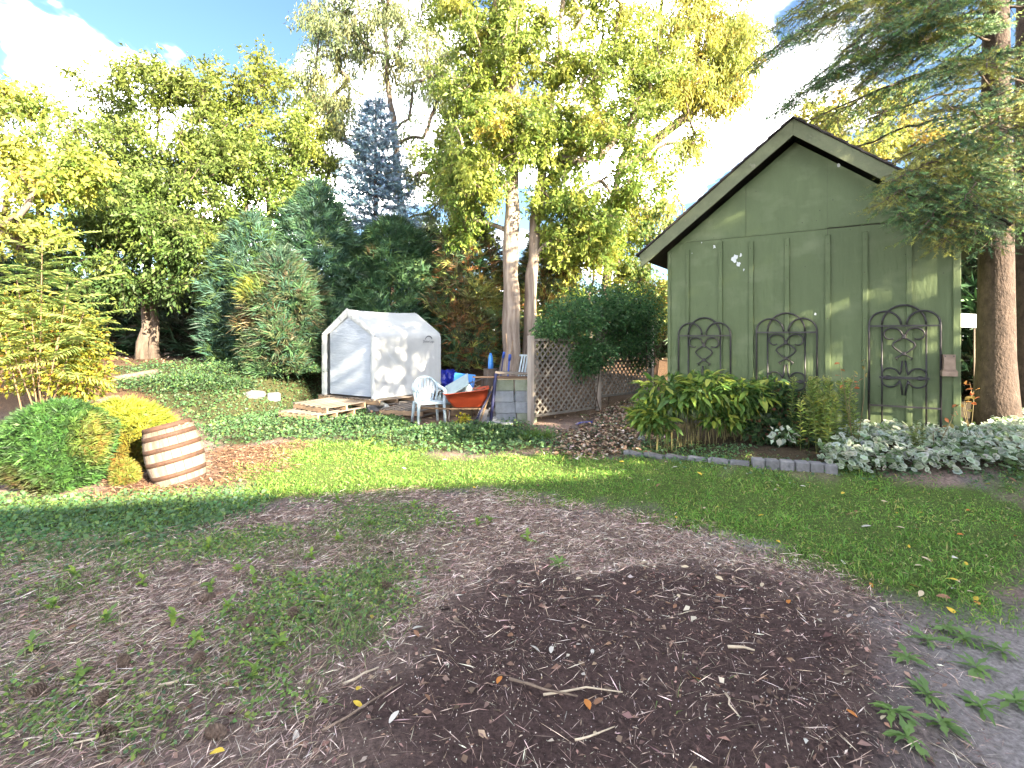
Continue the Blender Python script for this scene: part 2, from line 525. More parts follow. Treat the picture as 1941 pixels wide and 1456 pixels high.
def broadleaf(name, label, base, trunk, r0, lobes, nclump, per, ll, lw, palette, bark=BARK, seed=1, group='trees round the yard', cat='tree', spread=.42,
              hang=.25, twigs=6, minr=.006, shell=.55, tone=None, extra=()):
    """lobes: (centre, radii, weight).  trunk: list of points above base.  Limbs are grown towards clump centres."""
    rng = np.random.default_rng(seed)
    base = vec(base)
    root = thing(name, label, cat, tuple(base), group=group)
    w = np.array([l[2] for l in lobes], float); w /= w.sum()
    which = rng.choice(len(lobes), nclump, p=w)
    u = unit(rng.standard_normal((nclump, 3))); rad = rng.random((nclump, 1)) ** shell
    cen = np.array([vec(l[0]) for l in lobes])[which] + u * rad * np.array([vec(l[1]) for l in lobes])[which]
    nodes = [base]; par = [-1]
    def chain(pts, j):
        for p_ in pts:
            nodes.append(np.asarray(p_, float)); par.append(j); j = len(nodes) - 1
        return j
    tp = [base] + [vec(q) for q in trunk]
    fine = []
    for a_, b_ in zip(tp[:-1], tp[1:]):
        k = max(2, int(np.linalg.norm(b_ - a_) / .45))
        fine += [a_ + (b_ - a_) * (i + 1) / k + rng.standard_normal(3) * np.array([.03, .03, 0]) for i in range(k)]
    chain(fine, 0)
    ntrunk = len(nodes)
    for ex in extra:                      # hand placed limbs
        ex = [vec(q) for q in ex]
        j = int(np.argmin([np.linalg.norm(n - ex[0]) for n in nodes]))
        pts = []
        for a_, b_ in zip(ex[:-1], ex[1:]):
            pts += [a_ + (b_ - a_) * (i + 1) / 4 for i in range(4)]
        chain(pts, j)
    order = np.argsort(np.linalg.norm(cen - tp[-1] * .5 - base * .5, axis=1))
    ends = np.zeros(nclump, int)
    zmin = base[2] + .18 * (tp[-1][2] - base[2])
    for ci in order:
        c = cen[ci]
        N = np.array(nodes)
        dv = c - N; d = np.linalg.norm(dv, axis=1)
        horiz = np.hypot(dv[:, 0], dv[:, 1])
        cost = d + 1.5 * np.maximum(0, .35 * horiz - dv[:, 2]) + 4 * (N[:, 2] < zmin)
        j = int(np.argmin(cost)); A = N[j]
        L = d[j]; k = max(2, int(L / .4))
        mid = (A + c) / 2 + np.array([0, 0, .10 * L]) + rng.standard_normal(3) * .06 * L
        pts = []
        for i in range(1, k + 1):
            s = i / k
            pts.append((1 - s) ** 2 * A + 2 * s * (1 - s) * mid + s * s * c + (rng.standard_normal(3) * .03 if i < k else 0))
        ends[ci] = chain(pts, j)
    n = len(nodes); cnt = np.zeros(n)
    cnt[ends] += 1
    for i in range(n - 1, 0, -1):
        cnt[par[i]] += max(cnt[i], .3)
    N = np.array(nodes) - base
    rr = np.maximum(minr, r0 * (np.maximum(cnt, .5) / cnt[0]) ** .48)
    P = np.array(par[1:])
    r_start = np.minimum(rr[P], rr[1:] * 1.35)
    tr = np.arange(1, n) < ntrunk
    Pn0, Pn1 = N[P], N[1:]
    flare = np.where((P == 0) & tr, 1.25, 1.0)
    ks = np.linspace(0, 1, ntrunk)
    rt = r0 * (1 - .82 * ks ** .9); rt[0] *= 1.35; rt[1] *= 1.08
    rt = rt * (1 + .05 * rng.standard_normal(ntrunk))
    MB().tube([Vector(N[0]) - Vector((0, 0, .1))] + [Vector(v) for v in N[1:ntrunk]], [float(v) for v in rt], 12).build('trunk', bark, root, True)
    r_start = np.where((P < ntrunk) & ~tr, np.minimum(r_start, rt[np.minimum(P, ntrunk - 1)] * .75), r_start)
    lb = ~tr
    V2, q2 = tubes(Pn0[lb], Pn1[lb], r_start[lb], rr[1:][lb], 5)
    # twigs
    ti = np.repeat(np.arange(nclump), twigs)
    td = unit(rng.standard_normal((len(ti), 3)) * np.array([1, 1, .8]) + np.array([0, 0, -.15 * hang]))
    tl = spread * (.7 + .8 * rng.random(len(ti)))
    T0 = (cen - base)[ti]; T1 = T0 + td * tl[:, None] - np.array([0, 0, 1.]) * (hang * tl ** 1.2)[:, None] * .6
    V3, q3 = tubes(T0, T1, np.full(len(ti), minr * .8), np.full(len(ti), minr * .35), 3)
    npmesh('limbs', np.concatenate([V2, V3]), [np.concatenate([q2, q3 + len(V2)])], bark, root)
    # leaves along twigs
    nl = nclump * per
    tw = rng.integers(0, len(ti), nl)
    s = rng.random((nl, 1)) ** .75
    C = T0[tw] + (T1 - T0)[tw] * s + rng.standard_normal((nl, 3)) * spread * .17
    D = unit(rng.standard_normal((nl, 3)) + .7 * td[tw] + np.array([0, 0, -hang * 1.6]))
    palette = [(tuple(min(.7, v * 1.55) for v in c_), w_) for c_, w_ in palette]
    ccol = pal(nclump, palette, .12, rng)
    lcol = pal(nl, palette, .2, rng)
    mixw = .62
    col = ccol[ti[tw]] * mixw + lcol * (1 - mixw)
    if tone is not None:
        col = tone(C + base, col, rng)
    sz = (.5 + 1.0 * rng.random(nl) ** 1.3)
    V, q, c = leaves(C, D, 1.18 * ll * sz, 1.22 * lw * sz, col, rng, droop=.1 + .2 * hang)
    npmesh('crown', V, q, LEAF, root, c)
    return root

def ell(px, py, d, rx, ry=None, rz=None, w=1.0):
    """lobe from a photograph position: radii in metres"""
    ry = rx if ry is None else ry
    rz = rx if rz is None else rz
    return (at(px, py, d), (rx, ry, rz), w)

YG = [((.19, .25, .045), 3), ((.12, .19, .035), 3.4), ((.28, .30, .06), 2.2), ((.07, .13, .03), 2.4), ((.36, .28, .05), .5)]
GR = [((.055, .10, .028), 4), ((.085, .14, .035), 3), ((.14, .19, .04), 1.2), ((.035, .07, .022), 2)]
GREY = [((.13, .17, .085), 3), ((.18, .20, .09), 2), ((.09, .12, .06), 3), ((.24, .24, .09), 1)]
GOLD = [((.32, .29, .06), 3), ((.27, .29, .07), 3.4), ((.17, .22, .06), 3), ((.38, .24, .05), .7)]

def top_yellow(z0, z1, amt=.7, c=(.27, .30, .06)):
    def fn(P, col, rng):
        f = np.clip((P[:, 2] - z0) / (z1 - z0), 0, 1)[:, None] * amt * (.4 + .6 * rng.random((len(P), 1)))
        return col * (1 - f) + np.array([c]) * KL * f
    return fn

# the big twin-stemmed broadleaf on the left
b = on_ground(272, 16.0)
broadleaf('broadleaf_tree', 'leafy green tree with a forked dark trunk on the shaded bank', b, [at(276, 560, 16), at(285, 420, 16), at(300, 250, 16)], .17,
          [ell(190, 230, 15.5, 1.3, 1.2, 1.3, 1.0), ell(320, 170, 15.8, 1.4, 1.4, 1.1, 1.3), ell(250, 330, 15.5, 2.0, 1.6, 1.3, 2.0), ell(400, 300, 15.8, 1.5, 1.5, 1.7, 1.7),
           ell(180, 420, 15.0, 1.6, 1.4, .9, 1.0), ell(330, 450, 15.2, 1.9, 1.6, 1.1, 2.0), ell(240, 540, 15.0, 1.3, 1.2, .7, 1.0), ell(390, 520, 15.0, 1.3, 1.0, .8, 1.0),
           ell(120, 300, 15.6, .9, .9, .9, .5), ell(300, 400, 14.6, 1.7, 1.0, 1.2, 1.2), ell(150, 480, 14.8, 1.2, 1, .8, .7)],
          370, 200, .105, .05, GR, BARK, 3, tone=top_yellow(3.5, 9.5, .75), spread=.5)
b2 = on_ground(292, 16.1)
broadleaf('broadleaf_tree', 'slimmer green tree rising close beside the forked trunk', b2, [at(293, 560, 16.1), at(310, 420, 16.3), at(420, 260, 16.8)], .13,
          [ell(430, 190, 17, 1.3, 1.2, 1.0, 1.2), ell(500, 170, 17.3, 1.2, 1.2, 1.0, 1.0), ell(470, 280, 17, 1.7, 1.3, 1.3, 1.4), ell(520, 350, 17, 1.1, 1.2, 1.2, 1.0), ell(460, 420, 17, 1.4, 1, .9, .8), ell(560, 270, 17.2, 1.2, 1.2, 1.6, 1.1), ell(590, 400, 17.0, 1.0, 1.0, 1.0, .8)],
          200, 170, .105, .048, GR + YG[:3], BARK, 4, tone=top_yellow(5.5, 9.8, .7, (.30, .32, .06)), spread=.48)
# left edge
b = on_ground(-120, 12.5)
broadleaf('broadleaf_tree', 'yellowing tree whose boughs lean in over the sumac', b, [at(-110, 450, 12.5), at(-70, 250, 12.5)], .16,
          [ell(20, 200, 12.5, .8, .8, .6, 1), ell(30, 290, 12.2, 1.0, .9, .7, 1.3), ell(100, 350, 12.0, 1.0, .8, .5, 1.2), ell(60, 430, 12, 1.1, .9, .6, 1), ell(-60, 330, 12.5, 1.4, 1.2, 2.0, 1.8), ell(170, 320, 12.2, .5, .5, .35, .5)],
          120, 130, .10, .05, [((.22, .26, .05), 3), ((.28, .29, .06), 3), ((.11, .17, .035), 2.4), ((.34, .26, .05), .6)], BARK, 5, spread=.42)
# pale thin-leaved tree behind the blue spruce
b = on_ground(760, 19.0)
broadleaf('willow_tree', 'tall thin-leaved tree with sparse grey-green foliage behind the blue spruce', b, [at(765, 420, 19), at(740, 200, 19), at(720, -60, 19)], .22,
          [ell(640, 70, 19, 1.6, 1.4, 1.6, 1.2), ell(720, 20, 19, 1.8, 1.6, 1.8, 1.4), ell(800, 120, 19, 1.5, 1.5, 2.2, 1.5), ell(640, 200, 19, 1.5, 1.3, 1.4, 1.1), ell(600, 150, 19, .9, .9, .9, .5),
           ell(750, 300, 19, 1.6, 1.4, 1.6, 1.2), ell(610, 290, 19, 1.1, 1.2, 1.0, .7), ell(830, -80, 19, 2, 1.6, 1.8, 1.2), ell(690, -110, 19, 2, 1.6, 1.6, 1), ell(840, 330, 18.5, 1.0, 1.0, 1.3, 1.0), ell(580, 380, 18.5, .9, 1.0, 1.0, .7), ell(810, 430, 18.5, 1.0, .9, .7, .6)],
          260, 240, .12, .036, GREY, BARK, 6, spread=.6, hang=.9, extra=[[at(765, 380, 19), at(800, 330, 19), at(850, 260, 18.6)], [at(758, 340, 19), at(690, 290, 19), at(600, 230, 19)]])
# the two pale trunks beside the fence
b = on_ground(968, 13.6)
broadleaf('maple_tree', 'yellow-green tree with a thick pale shaggy trunk behind the block stack', b,
          [at(968, 560, 13.6), at(970, 400, 13.6), at(968, 250, 13.7), at(985, 40, 13.8), at(990, -150, 13.8)], .27,
          [ell(900, 130, 13.6, 1.1, 1.2, 1.2, 1.2), ell(960, 60, 13.2, 1.3, 1.2, 1.3, 1.6), ell(930, 260, 13.2, 1.2, 1.2, 1.0, 1.6), ell(900, 350, 13.2, .8, .8, .7, .8), ell(1000, 220, 13, 1.0, 1.0, 1.0, 1.3),
           ell(880, 20, 13.8, 1.0, 1.0, 1.2, .9), ell(980, -120, 13.6, 2.0, 1.6, 1.6, 1.6), ell(870, 200, 13.7, .7, .8, .8, .6), ell(850, 300, 14.2, .8, .8, 1.0, .7), ell(880, 430, 14.2, .6, .6, .6, .5)],
          250, 200, .10, .045, YG, BARKP, 8, spread=.44, tone=top_yellow(3.5, 9.5, .4, (.33, .35, .09)))
b = on_ground(1006, 13.9)
broadleaf('maple_tree', 'yellow-green tree with a slimmer pale trunk nearest the lattice fence', b,
          [at(1006, 560, 13.9), at(1012, 420, 13.9), at(1035, 280, 14), at(1060, 60, 14.1), at(1080, -130, 14.2)], .20,
          [ell(1080, 130, 13.8, 1.2, 1.2, 1.3, 1.4), ell(1090, 270, 13.7, 1.2, 1.2, 1.0, 1.6), ell(1060, 380, 13.6, .9, .9, .8, 1.0), ell(1170, 90, 14.2, 1.3, 1.2, 1.4, 1.2), ell(1180, 250, 14.2, .9, .9, .9, .9),
           ell(1130, -60, 14, 1.8, 1.5, 1.5, 1.4), ell(1120, 440, 13.8, .8, .8, .6, .7), ell(1060, 470, 13.9, .5, .6, .5, .4), ell(1230, 160, 14.6, 1.1, 1.1, 1.3, 1.0), ell(1200, 350, 14.6, .9, .9, .8, .7)],
          250, 180, .10, .045, YG, BARKP, 9, spread=.44, tone=top_yellow(3.0, 9.5, .4, (.34, .35, .09)))
# golden tree behind on the right of the trunks
b = on_ground(1150, 18.0)
broadleaf('willow_tree', 'golden thin-leaved tree with one long arching limb left of the shed roof', b, [at(1155, 480, 18), at(1170, 330, 18), at(1240, 120, 18), at(1270, -100, 18)], .2,
          [ell(1330, 90, 18, 1.3, 1.3, 1.6, 1.4), ell(1380, 60, 18, .8, 1.0, 1.4, .9), ell(1290, 30, 18, 1.5, 1.3, 1.5, 1.2), ell(1290, 170, 17.8, 1.2, 1.2, .9, 1.1), ell(1370, 170, 17.8, .8, .8, .8, .7),
           ell(1250, 290, 17.8, 1.0, 1.0, .9, .6), ell(1220, 400, 17.6, .9, .9, .7, .7), ell(1320, -90, 18, 1.8, 1.5, 1.4, 1), ell(1300, 260, 17.8, .6, .7, .8, .35), ell(1400, 110, 17.8, .7, .9, 1.3, .8), ell(1230, 90, 18, 1.2, 1.2, 1.5, 1)],
          230, 180, .12, .034, GOLD, BARK, 10, spread=.55, hang=.9, extra=[[at(1165, 340, 18), at(1250, 260, 18), at(1330, 200, 17.9), at(1380, 110, 17.9)]])
b = on_ground(1120, 15.5)
broadleaf('young_maple', 'small bright yellow-green tree behind the vine-covered lattice', b, [at(1120, 560, 15.5), at(1125, 440, 15.5)], .07,
          [ell(1100, 470, 15.5, .9, .9, .7, 1), ell(1180, 470, 15.5, 1.0, .9, .7, 1), ell(1140, 400, 15.6, 1.0, .9, .7, 1), ell(1200, 540, 15.4, .8, .8, .6, .8), ell(1070, 540, 15.4, .6, .6, .6, .6)],
          90, 170, .095, .045, [((.26, .30, .05), 3), ((.16, .23, .04), 3), ((.36, .33, .06), 1.5)], BARK, 11, spread=.36)
b = on_ground(1640, 16.0)
broadleaf('broadleaf_tree', 'golden autumn tree showing above the shed roof', b, [at(1640, 480, 16), at(1640, 300, 16)], .16,
          [ell(1570, 230, 16, 1.3, 1.0, .8, 1), ell(1660, 190, 16, 1.4, 1.0, .9, 1), ell(1740, 260, 16, 1.2, 1.0, .8, 1), ell(1640, 280, 16, 1.6, 1, .7, 1), ell(1290, 400, 15.5, .5, .5, .4, .2), ell(1850, 330, 16, 1.2, 1, 1.2, .8)],
          110, 120, .11, .055, GOLD, BARK, 12, spread=.4)
b = on_ground(1300, 15.2)
broadleaf('broadleaf_tree', 'small green and gold tree peeping out past the shed eave', b, [at(1290, 560, 15.2), at(1270, 470, 15.2)], .07,
          [ell(1240, 440, 15.2, .6, .6, .4, 1), ell(1270, 400, 15.2, .5, .5, .3, .6), ell(1215, 520, 15, .5, .6, .6, 1), ell(1250, 570, 15, .5, .5, .5, .8)],
          45, 110, .10, .045, GOLD + GR[:2], BARK, 13, spread=.32)

# ---- cedars
def cedar(name, label, base, prof, palette, n=5200, seed=1, sp=.30, group='evergreens round the yard', cat='cedar', patches=(), squash=1.0, bark=BARKS, down=0.0, lw=.026):
    """prof: list of (height, radius); flat fan sprays over the outside of the volume"""
    rng = np.random.default_rng(seed)
    base = vec(base)
    root = thing(name, label, cat, tuple(base), group=group)
    hs = np.array([p_[0] for p_ in prof]); rs = np.array([p_[1] for p_ in prof])
    H = hs[-1]
    MB().tube([(0, 0, -.05), (0, 0, H * .5), (0, 0, H * .9)], [.09 + .012 * H, .05 + .006 * H, .015], 7).build('trunk', bark, root)
    hh = rng.random(n * 4) * H
    keep = rng.random(n * 4) < (np.interp(hh, hs, rs) + .12) / (rs.max() + .12)
    hh = hh[keep][:n]; n = len(hh)
    an = rng.random(n) * 2 * np.pi
    lump = 1 + .34 * (fbm(an * 2.2 + seed, hh * 2.4, seed, 3) - .5) * 2 + .12 * np.sin(an * 5 + hh * 4 + seed) + .16 * (fbm(an * 7 + seed, hh * 8, seed + 4, 2) - .5)
    rad = np.interp(hh, hs, rs) * lump * (.62 + .40 * rng.random(n) ** .6)
    C = np.stack([np.cos(an) * rad, np.sin(an) * rad * squash, hh], 1)
    out = np.stack([np.cos(an), np.sin(an), np.zeros(n)], 1)
    D = unit(out * .9 + np.array([0, 0, .75 - down * 1.5]) + rng.standard_normal((n, 3)) * .4)
    side = unit(np.cross(D, out + rng.standard_normal((n, 3)) * .5))
    ccol = pal(n, palette, .16, rng)
    lumpc = fbm(an * 3 + 2, hh * 3, seed + 9, 2)[:, None]
    ccol = ccol * (.6 + .8 * lumpc)
    for (pos, rr_, pc) in patches:
        dd = np.linalg.norm(C + base - vec(pos), axis=1)
        m = (np.clip(1.3 - dd / rr_, 0, 1) * (.5 + .5 * rng.random(n)))[:, None]
        ccol = ccol * (1 - m) + pal(n, pc, .2, rng) * m
    parts = []
    for a_ in (-.9, -.5, -.18, .18, .5, .9):
        dd = unit(D * math.cos(a_) + side * math.sin(a_))
        st = C + D * (sp * .12 * abs(a_))
        ln = sp * (1.05 - .35 * abs(a_)) * (.5 + 1.0 * rng.random(n))
        parts.append(leaves(st, dd, ln, lw * (.8 + .5 * rng.random(n)), ccol * (.85 + .3 * rng.random((n, 1))), rng, droop=.12, up=out))
    V, q, c = join(parts)
    npmesh('crown', V, q, NEEDLE, root, c)
    return root

CED = [((.045, .105, .048), 4), ((.065, .14, .058), 3), ((.09, .16, .05), 1.5), ((.032, .075, .036), 2)]
TEAL = [((.045, .105, .075), 4), ((.06, .13, .09), 3), ((.035, .075, .055), 2)]
RUST = [((.22, .10, .035), 3), ((.15, .075, .03), 2), ((.30, .18, .05), 1)]
LIME_SUN = [((.30, .33, .035), 3), ((.22, .28, .03), 2)]  # colour of sunlit foliage, used for the patches on the cedars
DRYC = [((.070, .085, .040), 4), ((.090, .085, .048), 2), ((.048, .066, .032), 3), ((.11, .085, .05), 1)]
cedar('cedar_tree', 'broad teal-green cedar standing behind the white storage tent', on_ground(598, 14.9),
      [(0, 1.4), (1.0, 1.6), (2.4, 1.5), (3.5, 1.0), (4.5, .38), (5.0, .05)], TEAL + CED[:2], 6500, 21,
      patches=[(at(680, 445, 13.9), .5, LIME_SUN), (at(610, 450, 13.6), .25, LIME_SUN)])  # lime patches put sunlight into the foliage colour
cedar('cedar_tree', 'dense dark green cedar hedge tree above the white storage tent', on_ground(745, 15.6),
      [(0, 1.6), (1.0, 1.75), (2.6, 1.5), (3.6, .9), (4.2, .1)], CED, 6500, 22,
      patches=[(at(800, 440, 14.4), .45, LIME_SUN), (at(835, 570, 14.2), .35, LIME_SUN), (at(700, 470, 14.2), .25, RUST)])  # lime and rust patches colour in sunlit foliage
cedar('cedar_tree', 'browning cedar with sun patches coloured in just left of the white tent', on_ground(535, 12.7),
      [(0, .66), (.4, .74), (1.4, .74), (1.9, .86), (2.3, .62), (2.6, .32), (2.9, .03)], DRYC + CED[:2] + TEAL[:1], 6200, 23,
      patches=[(at(475, 548, 12.0), .34, LIME_SUN), (at(570, 590, 12.0), .16, LIME_SUN), (at(585, 575, 12.1), .14, LIME_SUN), (at(555, 515, 12.1), .16, LIME_SUN), (at(603, 605, 12.2), .2, RUST), (at(590, 470, 12.3), .2, RUST), (at(470, 610, 12.1), .3, RUST), (at(520, 470, 12.4), .5, TEAL)])  # lime and rust patches are painted sunlight; teal is foliage colour
cedar('cedar_tree', 'teal cedar mingled with leaves between forked tree and tent', on_ground(480, 14.0),
      [(0, .9), (1.0, 1.1), (2.2, 1.0), (3.2, .6), (3.9, .1)], TEAL + GR[:1], 3800, 24)
cedar('cedar_tree', 'rusty orange and brown cedar beside the pale shaggy trunk', on_ground(888, 15.0),
      [(0, 1.1), (1.2, 1.15), (2.6, 1.0), (3.6, .7), (4.6, .1)], DRYC + RUST[:2] + GOLD[1:3] + CED[:2], 4600, 25,
      patches=[(at(925, 560, 14), .6, GOLD), (at(880, 600, 14), .4, RUST)])  # gold patch paints the sunlit part of the crown
cedar('cedar_tree', 'rusty brown slim cedar right behind the pale trunks', on_ground(1030, 15.6),
      [(0, .9), (1.2, .95), (2.6, .8), (3.8, .1)], DRYC + RUST[:1] + GOLD[:3] + CED[:1], 3000, 26)
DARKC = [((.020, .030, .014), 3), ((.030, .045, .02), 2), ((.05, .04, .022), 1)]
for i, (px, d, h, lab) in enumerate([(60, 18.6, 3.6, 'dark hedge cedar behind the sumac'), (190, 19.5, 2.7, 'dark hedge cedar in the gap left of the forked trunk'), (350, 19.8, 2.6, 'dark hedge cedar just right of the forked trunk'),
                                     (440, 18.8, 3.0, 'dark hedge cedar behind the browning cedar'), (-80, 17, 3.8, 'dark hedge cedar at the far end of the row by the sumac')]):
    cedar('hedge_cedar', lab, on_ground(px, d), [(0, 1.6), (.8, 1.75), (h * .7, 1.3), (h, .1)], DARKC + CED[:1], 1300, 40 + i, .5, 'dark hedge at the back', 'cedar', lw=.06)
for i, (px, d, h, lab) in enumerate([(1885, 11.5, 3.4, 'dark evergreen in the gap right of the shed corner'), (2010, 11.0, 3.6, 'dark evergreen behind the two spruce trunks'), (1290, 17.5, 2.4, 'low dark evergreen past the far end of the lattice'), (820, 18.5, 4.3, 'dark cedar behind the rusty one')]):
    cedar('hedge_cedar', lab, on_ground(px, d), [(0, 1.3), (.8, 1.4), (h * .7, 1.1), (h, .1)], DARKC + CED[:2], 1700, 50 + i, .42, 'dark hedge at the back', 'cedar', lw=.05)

# far woods closing the horizon
rng = np.random.default_rng(77)
n = 15000
ang = (rng.random(n) - .5) * R(118); dist = 33 + rng.random(n) * 12
hgt = rng.random(n) ** 1.0 * (3.0 + 2.6 * fbm(ang * 9 + 5, np.zeros(n), 61, 3))
C = np.stack([np.sin(ang) * dist, np.cos(ang) * dist, .9 + hgt], 1)
V, q, c = leaves(C, rng.standard_normal((n, 3)), .55, .35, pal(n, GR + DARKC + YG[:2], .25, rng) * .8, rng)
o = npmesh('distant_woods', V, q, LEAF, None, c)
tag(o, 'distant mass of mixed green woods beyond the yard', 'woods', kind='stuff')

# ---- spruces
def bough(A, B, rng, lat=.11, latlen=.6, twl=.15, sag=.12, dens=.075, hang=.35):
    """returns stems (p0,p1,r0,r1) and twigs (p0,dir,len)"""
    A = vec(A); B = vec(B); L = np.linalg.norm(B - A)
    mid = (A + B) / 2 + np.array([0, 0, sag * L])
    n = max(6, int(L / .14)); ss = np.linspace(0, 1, n + 1)[:, None]
    P = (1 - ss) ** 2 * A + 2 * ss * (1 - ss) * mid + ss * ss * B
    P[1:-1] += rng.standard_normal((n - 1, 3)) * .018
    st = []; tw = []
    for i in range(n // 3, n):
        d0 = P[i + 1] - P[i]; d0 = d0 / np.linalg.norm(d0)
        for _ in range(3):
            u_ = d0 * .9 + rng.standard_normal(3) * .55; tw.append((P[i] + (P[i + 1] - P[i]) * rng.random(), u_ / np.linalg.norm(u_), twl * (.7 + .5 * rng.random())))
    for i in range(n):
        st.append((P[i], P[i + 1], .006 + .016 * L / 3 * (1 - i / n), .006 + .016 * L / 3 * (1 - (i + 1) / n)))
    m = int(L / lat)
    for k in range(m):
        s = .12 + .88 * (k + rng.random() * .6) / m
        p = (1 - s) ** 2 * A + 2 * s * (1 - s) * mid + s * s * B
        d = 2 * (1 - s) * (mid - A) + 2 * s * (B - mid); d /= np.linalg.norm(d)
        side = np.cross(d, [0, 0, 1]); side /= np.linalg.norm(side) + 1e-6
        sg = 1 if k % 2 else -1
        ll_ = latlen * (.45 + .75 * math.sin(math.pi * min(1, s * 1.02)) ** .7) * (.7 + .5 * rng.random()) * (1.15 - .55 * s)
        ld = d * (.35 + .6 * rng.random()) + side * sg * (.55 + .5 * rng.random()) + np.array([0, 0, -hang + .7 * (rng.random() - .35)]); ld /= np.linalg.norm(ld)
        e = p + ld * ll_ + np.array([0, 0, -hang * .35 * ll_])
        st.append((p, e, .005, .0025))
        tw.append((e - ld * .02, ld, twl * (.8 + .5 * rng.random())))
        q_ = max(2, int(ll_ / dens))
        for j in range(q_):
            u_ = (j + .4 + .5 * rng.random()) / q_
            pp = p + (e - p) * u_
            s2 = np.cross(ld, [0, 0, 1]); s2 /= np.linalg.norm(s2) + 1e-6
            td = ld * .75 + s2 * (1 if j % 2 else -1) * .75 + np.array([0, 0, -hang * .5 + .2 * rng.standard_normal()])
            tw.append((pp, td / np.linalg.norm(td), twl * (.65 + .6 * rng.random()) * (1.1 - .4 * u_)))
    tw.append((B, (B - mid) / np.linalg.norm(B - mid), twl * 1.4))
    return st, tw

def spruce(name, label, base, H, r0, boughs, palette, seed, per=34, nl=.026, nw=.0045, group='evergreens round the yard', kw=None, extra_pal=None, lean=(0, 0), hang=.35):
    rng = np.random.default_rng(seed)
    base = vec(base); root = thing(name, label, 'spruce', tuple(base), group=group)
    pts = [(lean[0] * s, lean[1] * s, H * s) for s in np.linspace(0, 1, 26)]
    prof = [r0 * (1.28 - .28 * min(1, s * 14)) * (1 - s) ** .8 + .012 for s in np.linspace(0, 1, 26)]
    MB().tube(pts, prof, 14).build('trunk', BARKS, root, True)
    for A, B, kk in boughs:
        st, tw = bough(vec(A) - base, vec(B) - base, rng, **{**(kw or {}), **kk})
        P0 = np.array([s[0] for s in st]); P1 = np.array([s[1] for s in st]); R0 = np.array([s[2] for s in st]); R1 = np.array([s[3] for s in st])
        Vs, qs = tubes(P0, P1, R0, R1, 4)
        T0 = np.array([w_[0] for w_ in tw]); TD = np.array([w_[1] for w_ in tw]); TL = np.array([w_[2] for w_ in tw])
        col = pal(len(T0), palette, .22, rng)
        if extra_pal is not None:
            col = extra_pal(T0 + base, col, rng)
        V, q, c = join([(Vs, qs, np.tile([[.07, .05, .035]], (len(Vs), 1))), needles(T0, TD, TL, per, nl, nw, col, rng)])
        npmesh('bough', V, q, NEEDLE, root, c)
    return root

SPG = [((.095, .185, .075), 4), ((.14, .24, .085), 3), ((.06, .12, .055), 2.5), ((.25, .30, .07), 1.4)]
SB1 = on_ground(1888, 7.35)
tx, ty = SB1.x, SB1.y
def TR(z, off=(0, 0)): return Vector((tx + off[0], ty + off[1], z))
bl = [  # hand placed boughs over the shed: trunk height -> tip
    (TR(7.0), at(1415, 130, 7.0), dict(latlen=.75)), (TR(6.6), at(1470, 90, 6.6), dict(latlen=.7)), (TR(7.4), at(1500, 20, 6.6), dict(latlen=.7)),
    (TR(6.2), at(1440, 235, 7.2), dict(latlen=.7)), (TR(7.9), at(1560, -20, 6.2), dict(latlen=.7)), (TR(6.9), at(1590, 110, 6.2), dict(latlen=.7)), (TR(5.6), at(1500, 265, 8.4), dict(latlen=.6, hang=.5)),
    (TR(5.7), at(1620, 60, 6.0), dict(latlen=.6)), (TR(5.1), at(1600, 250, 7.9), dict(latlen=.35, dens=.16)), (TR(5.5), at(1430, 290, 8.0), dict(latlen=.5, hang=.6)),
    (TR(3.95), at(1672, 385, 5.7), dict(latlen=.55, sag=.1)), (TR(4.2), at(1720, 345, 5.9), dict(latlen=.55)), (TR(4.6), at(1790, 200, 5.6), dict(latlen=.55, sag=.02, hang=.1)),
    (TR(4.3), at(1760, 280, 6.1), dict(latlen=.6)), (TR(3.7), at(1800, 430, 5.9), dict(latlen=.5)), (TR(3.6), at(1850, 445, 5.8), dict(latlen=.45)), (TR(4.0), at(1830, 380, 5.6), dict(latlen=.5)),
    (TR(3.9), at(1960, 420, 6.0), dict(latlen=.5)), (TR(3.75), at(1700, 410, 5.9), dict(latlen=.5)), (TR(3.85), at(1740, 445, 5.8), dict(latlen=.5)), (TR(4.05), at(1690, 345, 5.8), dict(latlen=.5)), (TR(3.65), at(1780, 470, 5.9), dict(latlen=.45)), (TR(3.5), at(1880, 470, 5.9), dict(latlen=.45)), (TR(5.9), at(1480, 190, 7.0), dict(latlen=.7)), (TR(6.4), at(1540, 150, 6.8), dict(latlen=.7)), (TR(6.0), at(1640, 150, 6.6), dict(latlen=.7)), (TR(6.8), at(1450, 60, 7.2), dict(latlen=.6)), (TR(4.7), at(1900, 280, 5.6), dict(latlen=.6)), (TR(5.4), at(1870, 130, 5.5), dict(latlen=.6)), (TR(6.2), at(1750, 20, 5.6), dict(latlen=.6)),
    (TR(6.6), at(1880, -20, 5.4), dict(latlen=.6)), (TR(5.0), at(2050, 200, 6.2), dict(latlen=.6)), (TR(5.0), at(1800, 110, 5.9), dict(latlen=.5)), (TR(6.5), at(1660, 0, 6.0), dict(latlen=.6))]
rs_ = np.random.default_rng(5)
for k in range(26):
    z = 4.2 + 8.0 * (k + rs_.random()) / 26; an = rs_.random() * 2 * math.pi; L = 3.2 * (1 - (z - 3.5) / 11.5) + .3
    if 3.4 < an < 4.9 and z < 7.5: an += 2.4
    bl.append((TR(z), TR(z - .22 * L, (math.cos(an) * L, math.sin(an) * L)), dict(lat=.2, dens=.13, twl=.2)))
